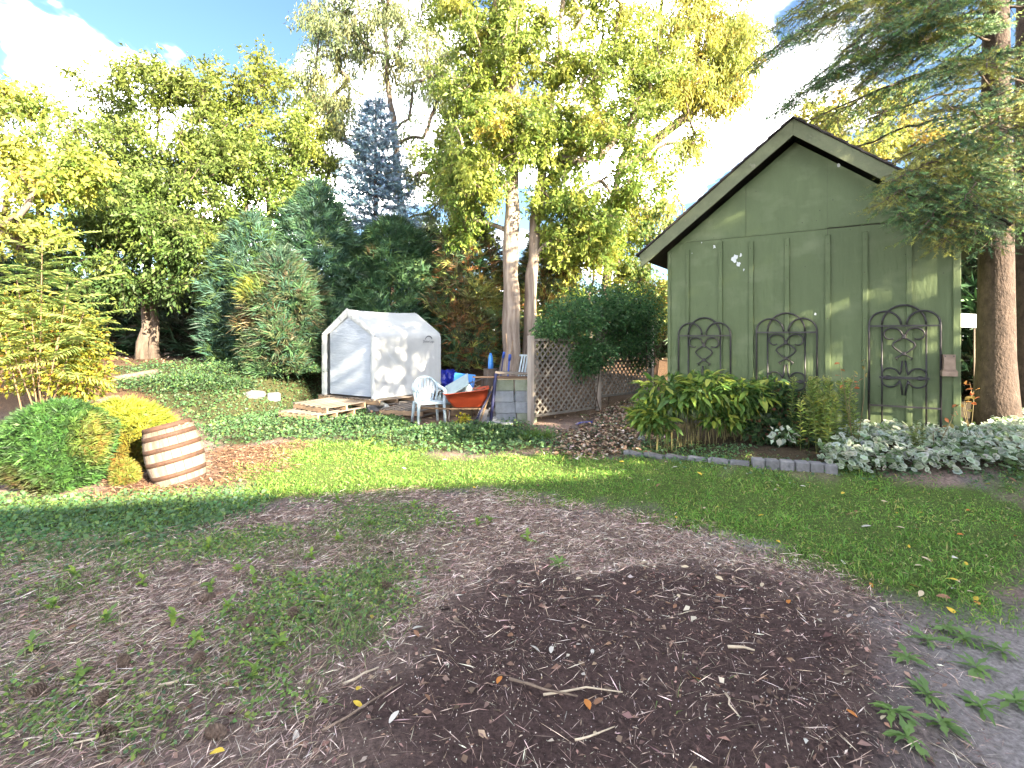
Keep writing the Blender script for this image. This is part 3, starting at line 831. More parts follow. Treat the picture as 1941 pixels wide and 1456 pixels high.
def gold_tips(P, col, rng):
    f = (fbm(P[:, 0] * 2.2 + 7, P[:, 2] * 2.2, 71, 2) > .60)[:, None] * .7
    return col * (1 - f) + np.array([[.26, .24, .045]]) * KL * f
spruce('spruce_tree', 'thick reddish-brown spruce trunk with boughs hanging over the shed roof', SB1, 12.5, .215, bl, SPG, 31, per=17, nl=.034, nw=.0085, extra_pal=gold_tips, kw=dict(lat=.075, dens=.05, twl=.16))
SB2 = on_ground(1948, 7.9)
bl2 = []
for k in range(30):
    z = 4.6 + 8.0 * (k + rs_.random()) / 30; an = rs_.random() * 2 * math.pi; L = 3.0 * (1 - (z - 4) / 11) + .3
    if 2.6 < an < 4.9 and z < 7: an += 3.0
    bl2.append((Vector((SB2.x, SB2.y, z)), Vector((SB2.x + math.cos(an) * L, SB2.y + math.sin(an) * L, z - .25 * L)), {}))
spruce('spruce_tree', 'slimmer spruce trunk close behind the thick reddish-brown one', SB2, 12.8, .20, bl2, SPG, 32, per=22, nl=.035, nw=.006, kw=dict(lat=.2, dens=.13))

# blue spruce
BS = on_ground(712, 17.4)
blb = []
top = at(705, 190, 17.4).z
for k in range(150):
    s = ((k + rs_.random()) / 150) ** .85
    z = BS.z + .5 + (top - BS.z - .6) * s; an = k * 2.399 + rs_.random() * .5
    L = 2.3 * (1 - s) ** .8 + .16
    blb.append((Vector((BS.x, BS.y, z)), Vector((BS.x + math.cos(an) * L, BS.y + math.sin(an) * L, z + .05 * L + .15 * s)), dict(latlen=.16 + .32 * (1 - s))))
BLU = [((.17, .28, .38), 3), ((.25, .37, .47), 3), ((.11, .19, .26), 3), ((.36, .46, .54), 1.3)]
spruce('blue_spruce', 'silvery blue spruce rising behind the cedar tops', BS, top - BS.z, .13, blb, BLU, 33, per=22, nl=.06, nw=.022, kw=dict(lat=.10, dens=.11, twl=.22, sag=-.08, hang=.12))

# unseen spruce added outside the frame to shade the tent and shed
for i, (x, y, H, lab) in enumerate([(8.9, .95, 14.0, 'tall unseen spruce added to shade the tent and the shed')]):
    zb = zg1(x, y); bb = []
    for k in range(150):
        s = (k + rs_.random()) / 150; z = zb + 1.9 + (H - 2.2) * s; an = k * 2.399; L = 2.0 * (1 - s) ** .45 + .1
        bb.append((Vector((x, y, z)), Vector((x + math.cos(an) * L, y + math.sin(an) * L, z - .2 * L)), {}))
    spruce('spruce_tree', lab, (x, y, zb), H, .2, bb, SPG, 34 + i, per=12, nl=.11, nw=.055, kw=dict(lat=.30, dens=.2, twl=.28))

# ------------------------------------------------------------------ garden shed
SH_TH = .571
rr_ = Vector((math.cos(SH_TH), -math.sin(SH_TH), 0)); nn_ = Vector((-math.sin(SH_TH), -math.cos(SH_TH), 0))
SHC = Vector((5.54, 6.53, .307)) - rr_ * 1.8
def lx(px):
    k = (px - PCX) / F
    return (k * SHC.y - SHC.x) / (rr_.x - k * rr_.y)
def lz(px, py, off=0.0):
    d = SHC.y + rr_.y * lx(px) + nn_.y * off
    return EYE + (HOR - py) / F * d - SHC.z

def paint_mat():
    m = bpy.data.materials.new('green_shed_paint')
    t, p = nodes_of(m)
    tcn = t.nodes.new('ShaderNodeTexCoord')
    mp = t.nodes.new('ShaderNodeMapping'); mp.inputs['Scale'].default_value = (1, 1, .25)
    t.links.new(tcn.outputs['Object'], mp.inputs[0])
    n1 = t.nodes.new('ShaderNodeTexNoise'); n1.inputs['Scale'].default_value = 5; n1.inputs['Detail'].default_value = 9; n1.inputs['Roughness'].default_value = .65
    t.links.new(mp.outputs[0], n1.inputs['Vector'])
    r1 = t.nodes.new('ShaderNodeValToRGB')
    r1.color_ramp.elements[0].position = .28; r1.color_ramp.elements[0].color = (.055, .080, .032, 1)
    r1.color_ramp.elements[1].position = .74; r1.color_ramp.elements[1].color = (.074, .104, .045, 1)
    t.links.new(n1.outputs['Fac'], r1.inputs[0])
    # weathered pale smears and dark specks of missing paint
    n2 = t.nodes.new('ShaderNodeTexNoise'); n2.inputs['Scale'].default_value = 2.1; n2.inputs['Detail'].default_value = 6
    mp2 = t.nodes.new('ShaderNodeMapping'); mp2.inputs['Scale'].default_value = (1, 1, 1.6)
    t.links.new(tcn.outputs['Object'], mp2.inputs[0]); t.links.new(mp2.outputs[0], n2.inputs['Vector'])
    r2 = t.nodes.new('ShaderNodeValToRGB'); r2.color_ramp.elements[0].position = .52; r2.color_ramp.elements[1].position = .72
    t.links.new(n2.outputs['Fac'], r2.inputs[0])
    m1 = t.nodes.new('ShaderNodeMix'); m1.data_type = 'RGBA'; m1.inputs['B'].default_value = (.096, .125, .064, 1)
    t.links.new(r2.outputs[0], m1.inputs['Factor']); t.links.new(r1.outputs[0], m1.inputs['A'])
    n3 = t.nodes.new('ShaderNodeTexVoronoi'); n3.inputs['Scale'].default_value = 7
    t.links.new(tcn.outputs['Object'], n3.inputs['Vector'])
    r3 = t.nodes.new('ShaderNodeMath'); r3.operation = 'LESS_THAN'; r3.inputs[1].default_value = .045
    t.links.new(n3.outputs['Distance'], r3.inputs[0])
    m2 = t.nodes.new('ShaderNodeMix'); m2.data_type = 'RGBA'; m2.inputs['B'].default_value = (0.0204, 0.0238, 0.0150, 1)
    t.links.new(r3.outputs[0], m2.inputs['Factor']); t.links.new(m1.outputs['Result'], m2.inputs['A'])
    t.links.new(m2.outputs['Result'], p.inputs['Base Color'])
    p.inputs['Roughness'].default_value = .62; p.inputs['Specular IOR Level'].default_value = .35
    n4 = t.nodes.new('ShaderNodeTexNoise'); n4.inputs['Scale'].default_value = 26; n4.inputs['Detail'].default_value = 8
    t.links.new(mp.outputs[0], n4.inputs['Vector'])
    b = t.nodes.new('ShaderNodeBump'); b.inputs['Strength'].default_value = .6; b.inputs['Distance'].default_value = .01
    t.links.new(n4.outputs['Fac'], b.inputs['Height']); t.links.new(b.outputs[0], p.inputs['Normal'])
    return m
PAINT = paint_mat()
FASC = mat('fascia_paint', (.145, .165, .090), (.112, .13, .070), .7, 7, (.22, .215, .16), bump=.25, stretch=(1, 1, 1), lo=.35, hi=.62)
SHING = mat('shingle_dark', (.055, .050, .048), (.035, .03, .03), .95, 40, bump=.5, vary=.3)
SOFF = mat('soffit_wood', (.05, .055, .035), (.035, .035, .025), .85, 9)

IRON0 = mat('nail_rust', (.05, .035, .028), (.035, .025, .02), .8, 20)
def shed():
    sh = thing('garden_shed', 'green painted board and batten garden shed with steep gable', 'shed', SHC, -SH_TH)
    W, D = 3.6, 3.4
    ZS, ZP, SL = 2.79, 4.33, .777
    top = lambda x: ZP - .26 - SL * abs(x)
    # plywood skin: lower sheets and gable sheets, small open joints between
    xs = [-1.8, lx(1366) , lx(1569), 1.8]
    for a_, b_ in zip(xs[:-1], xs[1:]):
        zl = [(a_ + .003, 0), (b_ - .003, 0), (b_ - .003, min(ZS, top(b_))), (a_ + .003, min(ZS, top(a_)))]
        if b_ > 1.7: zl = [(a_ + .003, 0), (1.8, 0), (1.8, top(1.8)), ((ZP - .26 - ZS) / SL, ZS), (a_ + .003, ZS)]
        if a_ < -1.7: zl = [(-1.8, 0), (b_ - .003, 0), (b_ - .003, ZS), (-(ZP - .26 - ZS) / SL, ZS), (-1.8, top(-1.8))]
        MB().prism(zl, (1, 0, 0), (0, 0, 1), (0, .02, 0)).build('plywood_sheet', PAINT, sh)
    xa = lx(1414); zj = ZS + .006; xe = (ZP - .26 - zj) / SL
    MB().prism([(-xe, zj), (xa - .003, zj), (xa - .003, top(xa))], (1, 0, 0), (0, 0, 1), (0, .018, 0), (0, -.004, 0)).build('plywood_sheet', PAINT, sh)
    xb = lx(1568)
    MB().prism([(xa + .003, zj), (xb, zj), (xb, top(xb)), (0, top(0)), (xa + .003, top(xa))], (1, 0, 0), (0, 0, 1), (0, .018, 0), (0, -.004, 0)).build('plywood_sheet', PAINT, sh)
    MB().prism([(xb + .002, zj + .012), (xe - .01, zj + .012), (xb + .002, top(xb + .002))], (1, 0, 0), (0, 0, 1), (0, .018, 0), (0, -.007, 0)).build('plywood_sheet', PAINT, sh)
    # dark framing just behind the joints, side and back walls
    MB().prism([(-1.78, .02), (1.78, .02), (1.78, top(1.78) - .02), (0, top(0) - .02), (-1.78, top(1.78) - .02)], (1, 0, 0), (0, 0, 1), (0, .03, 0), (0, .022, 0)).build('sheathing', SOFF, sh)
    for s in (-1, 1):
        MB().box((s * 1.785, D / 2 + .03, top(1.8) / 2), (.03, D - .02, top(1.8))).build('side_wall', PAINT, sh)
    MB().prism([(-1.8, 0), (1.8, 0), (1.8, top(1.8)), (0, top(0)), (-1.8, top(1.8))], (1, 0, 0), (0, 0, 1), (0, .03, 0), (0, D + .03, 0)).build('back_wall', PAINT, sh)
    # battens
    for px, tp_ in ((1304, 474), (1366, 458), (1424, 458), (1492, 452), (1569, 446), (1640, 440), (1723, 432)):
        x = lx(px); zt = lz(px, tp_)
        w = .062 if px != 1304 else .045
        MB().box((x, -.017, zt / 2 + .02), (w, .032, zt - .04)).build('batten', PAINT, sh, bevel=.004)
    MB().box((1.772, -.017, top(1.8) / 2 + .01), (.075, .034, top(1.8) - .03)).build('corner_trim', PAINT, sh, bevel=.004)
    MB().box((-1.782, -.012, top(1.8) / 2 + .01), (.05, .022, top(1.8) - .03)).build('corner_trim', PAINT, sh, bevel=.004)
    nh = MB().lathe([(.006, 0), (.006, .003)], 6).mesh('nail', IRON0)
    for px in (1304, 1366, 1424, 1492, 1569, 1640, 1723):
        for z in (.35, .95, 1.55, 2.15, 2.6):
            o = link('nail', nh, None, sh); o.location = (lx(px) + random.uniform(-.008, .008), -.0335, z + random.uniform(-.04, .04)); o.rotation_euler = (R(90), 0, 0)
    # barge boards
    ov, fo = 2.18, .277
    for s in (-1, 1):
        poly = [(0, ZP - .245), (0, ZP - .02), (s * ov, ZP - .02 - SL * ov), (s * (ov - .03), ZP - .245 - SL * (ov - .03))]
        MB().prism(poly, (1, 0, 0), (0, 0, 1), (0, .03, 0), (0, -fo, 0)).build('barge_board', FASC, sh, bevel=.003)
        sl_n = Vector((s * SL, 0, 1)).normalized()
        deck = [(0, ZP - .075), (0, ZP - .02), (s * (ov + .01), ZP - .02 - SL * (ov + .01)), (s * (ov + .01), ZP - .075 - SL * (ov + .01))]
        rf = MB().prism(deck, (1, 0, 0), (0, 0, 1), (0, D + .5, 0), (0, -fo + .031, 0)).build('roof', SOFF, sh)
        # shingle courses, lapped
        nC = 14
        for k in range(nC):
            x0 = s * (ov + .05) * (1 - k / nC); x1 = s * (ov + .05) * (1 - (k + 1) / nC) - s * .02
            zt = lambda x, o: ZP + o - SL * abs(x)
            x1 = x1 if abs(x1) > .01 and x1 * s > 0 else 0
            jit = random.uniform(-.012, .012)
            MB().prism([(x0, zt(x0, -.005)), (x0, zt(x0, .022 + random.uniform(0, .008))), (x1, zt(x1, .008)), (x1, zt(x1, -.014))], (1, 0, 0), (0, 0, 1), (0, D + .56 + jit, 0), (0, -fo - .03 + jit, 0)).build('shingle_course', SHING, rf)
    for x in (-1.2, -.6, 0, .6, 1.2):                     # lookout blocks under the gable overhang
        pass
    # paint splashes
    wp = mat('white_paint', (.62, .66, .68), (.5, .54, .56), .6, 20)
    rg = random.Random(3)
    for px, py, s_ in ((1354, 468, .035), (1393, 490, .075), (1400, 500, .045), (1404, 484, .03), (1590, 313, .03), (1410, 512, .02), (1330, 460, .012), (1546, 596, .022), (1312, 480, .01)):
        x, z = lx(px), lz(px, py)
        pts = []
        for k in range(11):
            an = 2 * math.pi * k / 11; r_ = s_ * (.35 + .75 * rg.random())
            pts.append((x + math.cos(an) * r_ * .75, z + math.sin(an) * r_))
        MB().prism(pts, (1, 0, 0), (0, 0, 1), (0, .002, 0), (0, -.0075, 0)).build('paint_splash', wp, sh)
    MB().box((0, D / 2, .02 - .14), (W - .1, D, .28)).build('footing', mat('footing', (.10, .09, .08), (.06, .055, .05), .95, 12), sh)
shed()

def SW(x, y, z):   # shed local -> world
    return SHC + rr_ * x - nn_ * y + Vector((0, 0, z))

# ------------------------------------------------------------------ trellises on the shed
IRON = mat('dark_iron', (.045, .042, .05), (.03, .028, .032), .5, 18, (.10, .075, .06), metal=.5, spec=.5, lo=.4, hi=.6)
def trellis(label, px0, px1, ytop, seed):
    x0, x1 = lx(px0), lx(px1); w = x1 - x0; xc = (x0 + x1) / 2
    zt = lz((px0 + px1) / 2, ytop, .052)
    base = SW(xc, -.052, 0)
    zgr = zg1(base.x, base.y) - SHC.z - .02
    t = thing('metal_trellis', label, 'trellis', base, -SH_TH, group='iron trellises against the shed')
    h = w / 2; r = .0135
    zb = zt - .19 * w * 1.75      # springing of the arches
    arc = lambda cx, rx, rz, z0, a0, a1, n=16: [(cx + rx * math.cos(a0 + (a1 - a0) * i / n), 0, z0 + rz * math.sin(a0 + (a1 - a0) * i / n)) for i in range(n + 1)]
    PI = math.pi
    # outer arches: from each upright over to the centre
    for s in (-1, 1):
        cx = s * h * .54
        a = arc(cx, s * h * .46, w * .235, zb, 0, PI)
        MB().tube([(s * h, 0, zgr)] + [(s * h, 0, zb - .05)] + a, r, 6).build('side_arch', IRON, t, True)
        MB().tube([(s * h * .62, .014, zgr), (s * h * .62, .014, zb - .02)], r * .8, 6).build('upright', IRON, t, True)
    MB().tube(arc(0, h * .62, w * .34, zb, 0, PI), r, 6).build('centre_arch', IRON, t, True).location.y = .014
    zc = zb - .015
    MB().bar((-h, -.012, zc), (h, -.012, zc), .012, .022).build('crossbar', IRON, t)
    # scrolls under the bar
    def scroll(cx, cz, s, up, size):
        pts = []
        for i in range(22):
            u = i / 21
            an = u * 1.65 * PI
            rd = size * (1 - .55 * u)
            pts.append((cx + s * (size * .98 - rd * math.cos(an)), -.004, cz + up * rd * math.sin(an) * .95))
        return pts
    e = w * .155
    def vpts(p): return p
    z1 = zc - .16 * w
    for s in (-1, 1):
        MB().tube(scroll(s * .02, z1, s, 1, e * 1.0), r * .85, 6).build('scroll', IRON, t, True)
    MB().box((0, -.004, z1 - .02), (.045, .03, .06)).build('collar', IRON, t, bevel=.006)
    # onion shape
    z2 = z1 - .04; on = w * .27; ow = w * .16
    for s in (-1, 1):
        MB().tube([(s * ow * q_[0], -.004, z2 - on * q_[1]) for q_ in ((.12, 0), (.45, .12), (.9, .32), (1.0, .48), (.8, .66), (.4, .86), (.1, 1.0), (.35, 1.16), (.75, 1.3), (.55, 1.42))], r * .85, 6).build('scroll', IRON, t, True)
    z3 = z2 - on
    MB().box((0, -.004, z3), (.04, .03, .045)).build('collar', IRON, t, bevel=.006)
    # cross of four scrolls
    z4 = z3 - .42 * w
    for s in (-1, 1):
        for u in (1, -1):
            MB().tube([(s * .015, -.004, z4 + u * .30 * w)] + [(s * .03, -.004, z4 + u * .12 * w)] + [(p[0], p[1], p[2]) for p in scroll(s * .05, z4 + u * .035, s, u, e * .95)], r * .85, 6).build('scroll', IRON, t, True)
    MB().bar((-h * .7, -.004, z4), (h * .7, -.004, z4), .014, .03).build('crossbar', IRON, t)
    z5 = z4 - .5 * w
    if z5 > zgr + .1:
        MB().bar((-h, -.012, z5), (h, -.012, z5), .012, .022).build('crossbar', IRON, t)
trellis('short dark iron trellis on the shed, farthest from the brown wall lamp', 1288, 1386, 603, 1)
trellis('dark iron trellis between the shortest and the tallest one on the shed', 1435, 1549, 594, 2)
trellis('tallest widest iron trellis on the shed, beside the brown wall lamp', 1647, 1782, 579, 3)

# ------------------------------------------------------------------ wall lamp
def lamp():
    xc = lx(1797); z0 = lz(1797, 712); hgt = lz(1797, 672) - z0
    l = thing('wall_lamp', 'small brown metal downlight fixed to the shed corner', 'lamp', SW(xc, -.036, z0), -SH_TH)
    br = mat('lamp_bronze', (.27, .19, .14), (.20, .14, .10), .45, 14, metal=.3)
    w = .165
    MB().box((0, -.006, hgt * .5), (w * .85, .012, hgt * .96)).build('back_plate', br, l, bevel=.004)
    hood = MB()
    secs = [(0, w * .5, .125), (hgt * .22, w * .52, .12), (hgt * .32, w * .40, .10), (hgt * .8, w * .36, .085), (hgt, w * .42, .07)]
    vs = []; fs = []
    for z, hw, dp in secs:
        vs += [(-hw, -.012, z), (hw, -.012, z), (hw * .9, -dp, z), (-hw * .9, -dp, z)]
    for i in range(len(secs) - 1):
        for k in range(4):
            fs.append((i * 4 + k, i * 4 + (k + 1) % 4, i * 4 + 4 + (k + 1) % 4, i * 4 + 4 + k))
    n_ = len(vs)
    fs.append(tuple(range(n_ - 4, n_)))
    hood.add(vs, fs).build('hood', br, l, bevel=.003)
    MB().box((0, -.065, .02), (w * .75, .08, .012)).build('lens', mat('lamp_lens', (.05, .05, .055), (.03, .03, .03), .2, 5), l)
    for s in (-1, 1):
        MB().tube([(s * .04, -.086, hgt * .93), (s * .04, -.094, hgt * .93)], .007, 8).build('screw', IRON, l)
lamp()

# ------------------------------------------------------------------ white storage tent
COVER = mat('tent_cover', (.60, .62, .625), (.54, .555, .57), .5, 2.0, (.44, .435, .44), bump=.3, bscale=14, lo=.4, hi=.72)
DOORM = mat('tent_door', (.48, .53, .61), (.41, .46, .54), .5, 4, bump=.6, bscale=13, stretch=(.6, 1, 2.2))
TO = Vector((-4.47, 12.4, .27))
TRZ = -math.atan2(.555, .832)
def tent():
    t = thing('storage_tent', 'white fabric storage tent on wooden pallets with dirty side wall', 'tent', TO, TRZ)
    W, L, E_, P_ = 1.8, 2.15, 1.42, 2.0
    raw = [(0, 0), (0, E_), (W / 2, P_), (W, E_), (W, 0)]
    prof = []; side = []
    def seg(a, b, n):
        return [(a[0] + (b[0] - a[0]) * i / n, a[1] + (b[1] - a[1]) * i / n) for i in range(n)]
    prof = seg(raw[0], raw[1], 16) + seg(raw[1], raw[2], 14) + seg(raw[2], raw[3], 14) + seg(raw[3], raw[4], 22) + [raw[4]]
    pr = np.array(prof)
    for _ in range(2):                                     # soften the eaves
        q = pr.copy(); q[1:-1] = (pr[:-2] + 2 * pr[1:-1] + pr[2:]) / 4; pr = q
    tang = np.gradient(pr, axis=0); nrm = np.stack([-tang[:, 1], tang[:, 0]], 1); nrm /= np.linalg.norm(nrm, axis=1)[:, None]
    ys = np.linspace(0, L, 44)
    PX = np.repeat(pr[:, 0][:, None], 44, 1); PZ = np.repeat(pr[:, 1][:, None], 44, 1); PY = np.repeat(ys[None], len(pr), 0)
    isr = (PX > W - .02) * S((E_ - PZ) / .25)
    ang = np.arctan2(E_ + .05 - PZ, PY + .02)
    fold = .034 * np.sin(ang * 21 + 2.2 * fbm(PY * 2, PZ * 2, 5)) * np.exp(-((ang - .95) / .33) ** 2) * S((PZ - .2) / .25) * S((1.9 - PY) / .8)
    hem = -.012 * np.exp(-((PZ - .26) / .03) ** 2)
    wr = .012 * (fbm(PY * 5, PZ * 5, 9) - .5) + .008 * (fbm(PY * 14, PZ * 10, 19) - .5)
    vert = .007 * np.sin(PY * 33 + 2 * fbm(PY * 3, PZ, 2)) * S((PY - 1.3) / .5)
    sag = -.03 * np.sin(np.pi * PY / L) * S((PZ - E_) / .2)
    dsp = isr * (fold + hem + vert) + wr + sag
    inward = isr * -.03 * np.sin(np.pi * np.clip(PZ / E_, 0, 1)) * np.sin(np.pi * PY / L)
    dsp = dsp + inward
    X = PX + nrm[:, 0][:, None] * dsp * -1 * -1; Z = PZ + nrm[:, 1][:, None] * dsp
    V = np.stack([X, PY, Z], 2).reshape(-1, 3)
    m_ = len(pr); ii = (np.arange(m_ - 1)[:, None] * 44 + np.arange(43)[None]).ravel()
    npmesh('cover', V, np.stack([ii, ii + 1, ii + 45, ii + 44], 1), COVER, t, None, True)
    # front border turned in over the frame
    b = .13
    outer = [(0, 0), (0, E_), (W / 2, P_), (W, E_), (W, 0)]; inner = [(b + .05, 0), (b + .05, E_ - .03), (W / 2, P_ - b * 1.5), (W - b, E_ - .03), (W - b, 0)]
    mb = MB()
    for i in range(4):
        n = 10
        for k in range(n):
            qs = []
            for u in (k / n, (k + 1) / n):
                o_ = [outer[i][c] + (outer[i + 1][c] - outer[i][c]) * u for c in (0, 1)]
                i_ = [inner[i][c] + (inner[i + 1][c] - inner[i][c]) * u for c in (0, 1)]
                wob = .008 * math.sin((i * 10 + k + (u * n) % 1) * 2.3)
                qs.append([(o_[0], 0.0, o_[1]), ((o_[0] + i_[0]) / 2, -.012 + wob, (o_[1] + i_[1]) / 2), (i_[0], .012 + wob * .6, i_[1])])
            mb.add(qs[0] + qs[1], [(0, 3, 4, 1), (1, 4, 5, 2)])
    mb.build('front_flap', COVER, t, True)
    # door panel
    nx_, nz_ = 24, 40
    U, Vv = np.meshgrid(np.linspace(0, 1, nx_), np.linspace(0, 1, nz_))
    x0, x1 = .235, W - .185
    Xd = x0 + (x1 - x0) * U
    ztop = np.minimum(E_ - .0 + (Xd - .1) * (P_ - .16 - E_) / (W / 2 - .1), E_ + (W - .1 - Xd) * (P_ - .16 - E_) / (W / 2 - .1)) - .02
    Zd = .03 + (ztop - .03) * Vv
    Yd = .055 + .018 * (fbm(Xd * 3, Zd * 13, 4) - .5) + .02 * (fbm(Xd * 2, Zd * 2, 8) - .5) - .012 * np.sin(np.pi * U)
    ii = (np.arange(nz_ - 1)[:, None] * nx_ + np.arange(nx_ - 1)[None]).ravel()
    npmesh('door_panel', np.stack([Xd, Yd, Zd], 2).reshape(-1, 3), np.stack([ii, ii + 1, ii + nx_ + 1, ii + nx_], 1), DOORM, t, None, True)
    dk = mat('tent_gap_shade', (.012, .012, .014), (.02, .02, .02), .7, 10)
    for x in (.215, W - .165):
        MB().box((x, .075, E_ / 2), (.035, .01, E_ - .02)).build('zip_gap_shade', dk, t)  # black strips paint the dark interior showing at the zip gaps
    MB().prism([(.01, .01), (W - .01, .01), (W - .01, E_), (W / 2, P_ - .02), (.01, E_)], (1, 0, 0), (0, 0, 1), (0, .01, 0), (0, L - .02, 0)).build('back_panel', COVER, t)
    for x in (.03, W - .03):
        MB().tube([(x, .04, -.02), (x, .04, E_ - .05)], .018, 8).build('frame_pole', mat('pole_steel', (.5, .5, .5), (.4, .4, .4), .4, 9, metal=.8), t)
    # printed mark on the side: an arc over the lettering
    ink = mat('print_grey', (.16, .17, .19), (.13, .14, .16), .6, 20)
    cx, cz = 1.70, 1.27
    arc_ = MB()
    o_ = [(cx + .13 * math.cos(a_), cz + .11 * math.sin(a_)) for a_ in np.linspace(.1 * math.pi, .95 * math.pi, 14)]
    i_ = [(cx - .004 + .115 * math.cos(a_), cz - .008 + .09 * math.sin(a_)) for a_ in np.linspace(.1 * math.pi, .95 * math.pi, 14)]
    for k in range(13):
        arc_.add([(W + .012, o_[k][0], o_[k][1]), (W + .012, o_[k + 1][0], o_[k + 1][1]), (W + .012, i_[k + 1][0], i_[k + 1][1]), (W + .012, i_[k][0], i_[k][1])], [(0, 1, 2, 3)])
    arc_.build('printed_arc', ink, t)
    fc = bpy.data.curves.new('printed_lettering', 'FONT'); fc.body = 'ShelterLogic'; fc.size = .085; fc.align_x = 'CENTER'; fc.space_character = .95
    tmp = bpy.data.objects.new('tmp', fc); COL.objects.link(tmp)
    me = bpy.data.meshes.new_from_object(tmp.evaluated_get(bpy.context.evaluated_depsgraph_get()))
    bpy.data.objects.remove(tmp)
    me.materials.clear()
    o = link('printed_lettering', me, ink, t)
    o.location = (W + .013, cx, cz - .06); o.rotation_euler = (R(90), 0, R(90))
tent()

# ------------------------------------------------------------------ pallets
PALW = mat('pallet_wood', (.22, .185, .16), (.13, .11, .095), .9, 10, (.34, .29, .25), bump=.5, bscale=30, stretch=(1, .15, 1), vary=.25)
PALW2 = mat('pallet_wood_warm', (.40, .27, .17), (.28, .19, .12), .9, 10, bump=.4, bscale=30, stretch=(.15, 1, 1), vary=.2)
def pallet(label, loc, rz, w=1.1, l=1.0, tilt=(0, 0)):
    p = thing('wooden_pallet', label, 'pallet', loc, rot=(tilt[0], tilt[1], rz), group='weathered pallets at the tent')
    n = 7; bw = .095
    md = MB().box((0, 0, 0), (bw, l, .018)).mesh('deck_board', PALW, bevel=.002)
    for k in range(n):
        o = link('deck_board', md, None, p); o.location = (-w / 2 + bw / 2 + (w - bw) * k / (n - 1), random.uniform(-.008, .008), .121); o.rotation_euler.z = random.uniform(-.012, .012)
    ms = MB().box((0, 0, 0), (w, .04, .09)).mesh('stringer', PALW2, bevel=.002)
    for y in (-l / 2 + .03, 0, l / 2 - .03):
        o = link('stringer', ms, None, p); o.location = (0, y, .066)
    mb_ = MB().box((0, 0, 0), (bw, l, .018)).mesh('bottom_board', PALW, bevel=.002)
    for x in (-w / 2 + .05, 0, w / 2 - .05):
        o = link('bottom_board', mb_, None, p); o.location = (x, 0, .0105)
def TW(x, y, z=0):
    c_, s_ = math.cos(TRZ), math.sin(TRZ)
    return Vector((TO.x + c_ * x - s_ * y, TO.y + s_ * x + c_ * y, TO.z + z))
for k, (x, y, lab) in enumerate(((.42, .50, 'weathered pallet under the door side of the white tent'), (1.48, .50, 'weathered pallet under the near corner of the white tent'), (.42, 1.62, 'weathered pallet under the back of the white tent'), (1.48, 1.62, 'weathered pallet under the printed wall of the white tent'))):
    c_ = TW(x, y); pallet(lab, (c_.x, c_.y, .128), TRZ + random.uniform(-.02, .02), 1.02, 1.08)
for (x, y) in ((.3, .1), (1.7, .1), (1.75, 1.9), (.3, 1.9), (1.75, 1.0)):
    c_ = TW(x, y); zz = zg1(c_.x, c_.y)
    tag(MB().box((0, 0, 0), (.30, .22, max(.05, .13 - zz) + .04)).build('support_block', mat('block_grey', (.26, .26, .27), (.18, .18, .19), .95, 14, bump=.6, bscale=60, vary=.15), bevel=.01), 'grey concrete support block beneath the tent pallets', 'block', 'supports under the tent pallets').location = (c_.x, c_.y, (.126 + zz) / 2 - .02)
zp_ = zg1(-3.8, 10.7)
pallet('loose grey pallet lying flat on the grass in front of the tent door', (-3.92, 10.62, zp_ + .015), TRZ + .06, 1.15, .95)
pallet('grey pallet laid on top of the loose one before the tent door', (-3.74, 10.82, zp_ + .15), TRZ - .03, 1.12, .95, (.03, .02))
pallet('warm brown broken pallet leaning low behind the white chair', (-2.05, 11.05, zg1(-2.05, 11.05) + .03), TRZ + .1, 1.1, .9, (.05, -.03))

# ------------------------------------------------------------------ lattice fence
LATW = mat('lattice_wood', (.22, .20, .175), (.14, .125, .11), .9, 12, (.28, .26, .23), bump=.3, vary=.25)
POSTW = mat('post_wood', (.40, .35, .31), (.27, .23, .20), .9, 9, (.5, .46, .42), bump=.5, bscale=30, stretch=(1, 1, .12))
FD = Vector((.74, .672, 0)); FR = math.atan2(FD.y, FD.x)
FA = Vector((.345, 9.72, 0)); FA.z = zg1(FA.x, FA.y)
def fence():
    f = thing('lattice_fence', 'weathered diagonal lattice fence half buried in vine', 'fence', FA, FR)
    PL = 1.88
    def zz(x):
        q = FA + FD * x; return zg1(q.x, q.y) - FA.z
    for i, x in enumerate((0, PL + .09, 2 * PL + .18)):
        h = 1.63 if i < 2 else 1.6
        MB().box((x, 0, h / 2 + zz(x) - .05), (.095, .095, h + .1)).build('post', POSTW, f, bevel=.006)
    def clip(a, c, x0, x1, z0, z1, sg):
        # line z = sg*(x - c)
        pts = []
        xs_ = sorted((x0, x1)); 
        lo, hi = xs_
        if sg > 0: lo = max(lo, c + z0); hi = min(hi, c + z1)
        else: lo = max(lo, c - z1); hi = min(hi, c - z0)
        if hi - lo < .06: return None
        return (lo, sg * (lo - c)), (hi, sg * (hi - c))
    for pn in range(2):
        x0 = .055 + pn * (PL + .09); x1 = x0 + PL - .02
        z0, z1 = .14 + zz((x0 + x1) / 2), 1.55 + zz((x0 + x1) / 2) * .9
        step = .148 if pn == 0 else .14
        for sg, yo in ((1, -.007), (-1, .007)):
            c = x0 - (z1 if sg > 0 else -z0); end = x1 - (z0 if sg > 0 else -z1)
            while c < end:
                r_ = clip(0, c, x0, x1, z0, z1, sg)
                if r_:
                    a_, b_ = r_
                    MB().bar((a_[0], yo, a_[1]), (b_[0], yo, b_[1]), .007, .036, up=(0, 0, 1)).build('slat', LATW, f)
                c += step
        for z in (z0, z1):
            MB().box(((x0 + x1) / 2, -.024, z), (x1 - x0, .025, .045)).build('rail', LATW, f)
        MB().box(((x0 + x1) / 2, .024, (z0 + z1) / 2 + .02), (x1 - x0, .02, .04)).build('rail', LATW, f)
fence()

